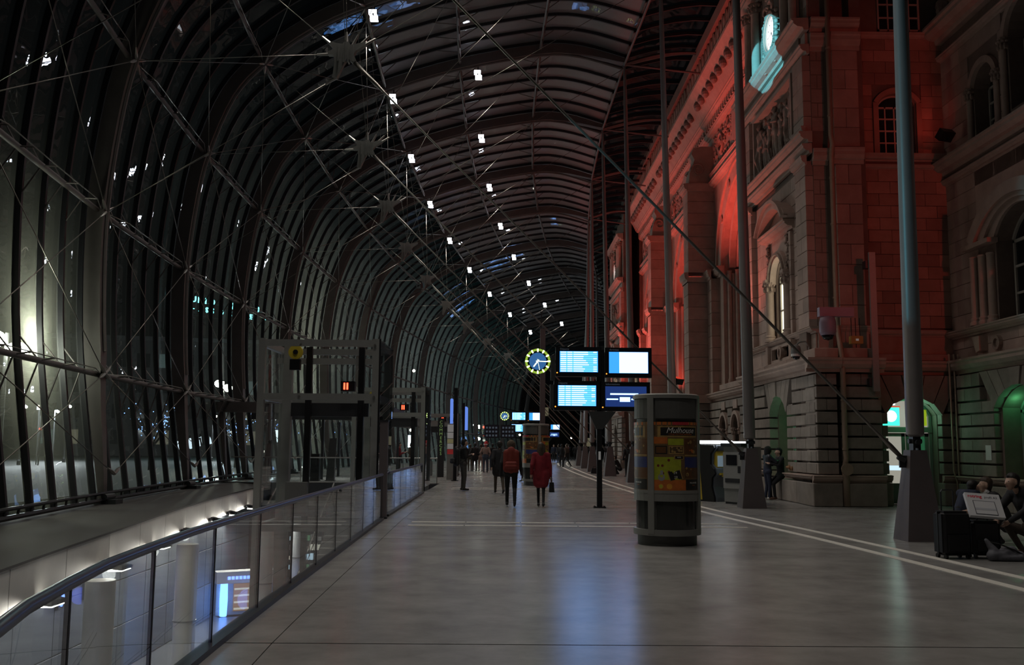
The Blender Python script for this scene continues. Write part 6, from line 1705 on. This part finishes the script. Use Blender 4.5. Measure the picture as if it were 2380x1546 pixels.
# trees wound with blue lights
def led_tree(px,py,Y,h,label,n=70,seed=1):
    g=on_y(px,py,Y); rr=random.Random(seed)
    t=thing('lit_tree',label,'tree',(g.x,g.y,-.05))
    b=MB(); b.tube([(0,0,0),(0,0,h*.45)],[.14,.09],8); pts=[]
    for k in range(14):
        a=rr.uniform(0,2*PI); z0=h*rr.uniform(.25,.5); L_=h*rr.uniform(.25,.5)
        m=Vector((math.cos(a)*L_*.4,math.sin(a)*L_*.4,z0+L_*.5)); e=Vector((math.cos(a)*L_*.75,math.sin(a)*L_*.75,z0+L_*.85))
        b.tube([(0,0,z0),m,e],[.06,.035,.012],5); pts+= [m,e]
        for q in range(6): pts.append(Vector((0,0,z0)).lerp(m,rr.random()).lerp(e,rr.random()*.9))
    b.build('branches','bark',t)
    b=MB()
    for k in range(n):
        p=rr.choice(pts)+Vector((rr.uniform(-.35,.35),rr.uniform(-.35,.35),rr.uniform(-.35,.35))); b.ball(p,.035,5,3)
    o=b.build('bulbs','bulb_blue',t); o['kind']='stuff'
led_tree(355,965,60,5.2,'bare tree wound with blue lights beyond the second rib',90,1)
led_tree(552,985,68,4.9,'bare tree wound with blue lights left of lift frame',80,2)
led_tree(660,985,70,4.4,'bare tree with blue lights behind the lift posts',60,3)
led_tree(800,930,75,6,'bare tree with faint lights behind the lift controller',30,4)
# lit billboards
for px0,px1,py0,py1,Y,lab in ((636,660,1000,1028,58,'glowing white billboard seen between the lift posts'),(878,913,956,975,60,'glowing white shop sign right of first lift'),(345,352,1000,1014,75,'small pale blue lit sign beyond second rib'),(948,960,1012,1040,66,'pale lit shop window behind second lift')):
    a=on_y(px0,py1,Y); c=on_y(px1,py0,Y); t=thing('lit_billboard',lab,'billboard',((a.x+c.x)/2,Y,0))
    w=(c.x-a.x)/2
    b=MB(); b.box(-w-.05,w+.05,0,.15,a.z-.05,c.z+.05); b.build('case','dark_metal',t)
    b=MB(); b.box(-w,w,-.02,0,a.z,c.z); b.build('face','billboard',t)
    b=MB(); b.box(-.05,.05,.03,.1,0,a.z); b.build('stand','dark_metal',t)
# office building with neon lettering on its roof
a=on_y(300,760,112); 
ob=thing('office_building','dark office block across the plaza carrying the cyan lettering','building',(-40,118,0),math.radians(14))
b=MB(); b.box(-16,16,0,14,0,14.0); b.build('wall','dark_wall',ob)
b=MB(); b.box(-16.3,16.3,-.3,14.3,14.0,14.5); b.build('roof','dark_metal',ob)
for r in range(4):
    for k in range(12):
        b=MB(); x=-15+2.55*k; z=1.4+3.1*r; b.box(x,x+1.5,-.06,.0,z,z+1.7); b.build('window','win_warm' if (r==0 and k%4==1) else ('win_cool' if (k*5+r*3)%17==0 else 'dark_pane'),ob)
ns=thing('neon_sign','cyan neon lettering in two lines on the office roof','neon sign',on_y(385,700,108),0)
q0=on_y(385,690,106); q1=on_y(622,705,119)
ns.location=q0; ns.rotation_euler=(0,0,math.atan2(q1.y-q0.y,q1.x-q0.x))
Ln=(q1-q0).length
for row,z,sz,chars in ((0,-.05,.95,(('F',388),('J',418),('U',440),('R',454),('I',470),('D',482),('I',506),('Q',526),('U',590),('E',609))),(1,-1.05,.85,(('–',440),('A',457),('S',472),('S',485),('O',503),('C',524),('I',541),('E',577),('S',588),('–',610)))):
    for ch,px in chars: text(ch,sz,(Ln*(px-385)/237,0,z),(PI/2,0,0),'neon_cyan',ns,align='LEFT',extrude=.05,bold=.015)
b=MB(); b.box(-.2,Ln+.2,.1,.2,-1.6,-1.5); b.box(-.2,Ln+.2,.1,.2,.0,.08)
for k in range(8): b.box(Ln*k/7-.05,Ln*k/7+.05,.1,.2,-3.6,1.1)
b.build('frame','dark_metal',ns)
lamp('neon_light','AREA',(Ln/2,-1.0,-.3),900,(.2,.9,1.0),ns,target=(Ln/2,-20,-8),size=6)
for k,(x,y,w,h,lab) in enumerate(((-70,90,26,12,'low dark building at the left edge of the plaza'),(-20,190,30,15,'dark building closing the plaza beyond the trees'),(18,205,40,14,'dark building beyond the far end of the hall'))):
    t=thing('plaza_building',lab,'building',(x,y,0))
    b=MB(); b.box(-w/2,w/2,0,12,0,h); b.build('wall','dark_wall',t)
    b=MB(); b.box(-w/2-.4,w/2+.4,-.4,12.4,h,h+.5); b.build('roof','dark_metal',t)
    for r in range(3):
        for c in range(int(w/3)):
            b=MB(); xx=-w/2+1+3*c; zz=1.5+3.2*r; b.box(xx,xx+1.6,-.06,0,zz,zz+1.8); b.build('window','win_warm' if (c*7+r*5+k)%11==0 else 'dark_pane',t)
# row of small distant warm lights at the hall's end
for k,(px,py) in enumerate(((1208,1011),(1328,1018),(962,862),(955,1000))):
    p=on_y(px,py,100+10*k if k<2 else 70); t=thing('bulkhead_lamp','small warm bulkhead lamp glowing in the far distance','lamp',p,0,'distant warm lamps')
    b=MB(); b.tube([(0,0,0),(0,.1,0)],.14,10); b.build('case','dark_metal',t); b=MB(); b.ball((0,-.02,0),(.1,.06,.1),8,6); b.build('lens','lamp_warm',t)
# ------------------------------------------------------------------ coloured floodlights of the facade
def flood(label, loc, target, power, col, angle, lens, blend=.35, radius=.12, group=None, name='floodlight', size=.22):
    d=Vector(target)-Vector(loc)
    t=thing(name,label,'floodlight',loc,0,group)
    q=d.to_track_quat('-Z','Y')
    b=MB(); b.box(-size,size,-size*.7,size*.7,.0,.22); b.box(-.03,.03,-.03,.03,.22,.34); o=b.build('housing','black_metal',t); o.rotation_mode='QUATERNION'; o.rotation_quaternion=q
    b=MB(); b.box(-size*.85,size*.85,-size*.55,size*.55,-.012,.0); o=b.build('lens',lens,t); o.rotation_mode='QUATERNION'; o.rotation_quaternion=q
    l=lamp('flood_light','SPOT',tuple(d.normalized()*.06),power,col,t,angle=angle,blend=blend,radius=radius); l.rotation_euler=q.to_euler()
    return t
RED=(1.0,.10,.07)
mat('lens_red',(.3,.02,.02),.3,emit=(1,.08,.04),power=.5); mat('lens_teal',(.02,.2,.3),.3,emit=(.15,.8,1.0),power=.3)
G='red floodlights along the facade ledges'
for k,i in enumerate((4,5,6,7)):
    m=MAST_BASE[i]; Y=rib_y(i)
    flood('red floodlight strapped to a far mast facing the arched bays',(m+.3,Y,4.6),(10.65,Y+.3,12.5),2400,RED,84,'lens_red',.8,group='red floodlights on the masts')
flood('red floodlight strapped to the fourth mast facing the first arch',(MAST_BASE[3]+.3,rib_y(3),6.0),(10.65,42.0,14.5),4600,RED,70,'lens_red',.8)
for k,Y in enumerate((52,57.5,64,69.5)):
    flood('red floodlight bar on the ledge below an arched bay',(10.0,Y,4.55),(10.45,Y,16),300,RED,130,'lens_red',.9,group=G)
flood('red floodlight mounted high beside the wing facing the recess wall',(12.9,14.5,8.6),(11.8,28.3,9.5),480,RED,62,'lens_red',.6)
flood('red floodlight strapped to the third mast facing the pavilion',(MAST_BASE[2]+.2,rib_y(2)+.25,4.2),(9.2,33,13.5),900,(1.0,.22,.16),80,'lens_red',.7)
flood('small red floodlight on arm of the wing cornice',(12.7,26.9,10.75),(12.2,28.3,12.2),14,RED,120,'lens_red',.8)
# teal projectors picking out the clocks
TEAL=(.16,.78,1.0)
flood('teal projector on the roof node aimed at the near clock',(-5.2,17.8,12.2),(9.1,31.5,15.0),32000,TEAL,7.5,'lens_teal',.06,radius=.02)
flood('teal projector on the roof node aimed at the far clock',(-5.5,62.3,12.0),(9.0,76.3,15.2),32000,TEAL,7.5,'lens_teal',.08,radius=.02)
flood('teal projector on roof rib aimed at first mast',(-8.5,12.0,9.0),(7.6,17.6,7.2),1500,TEAL,22,'lens_teal',.15,radius=.03)
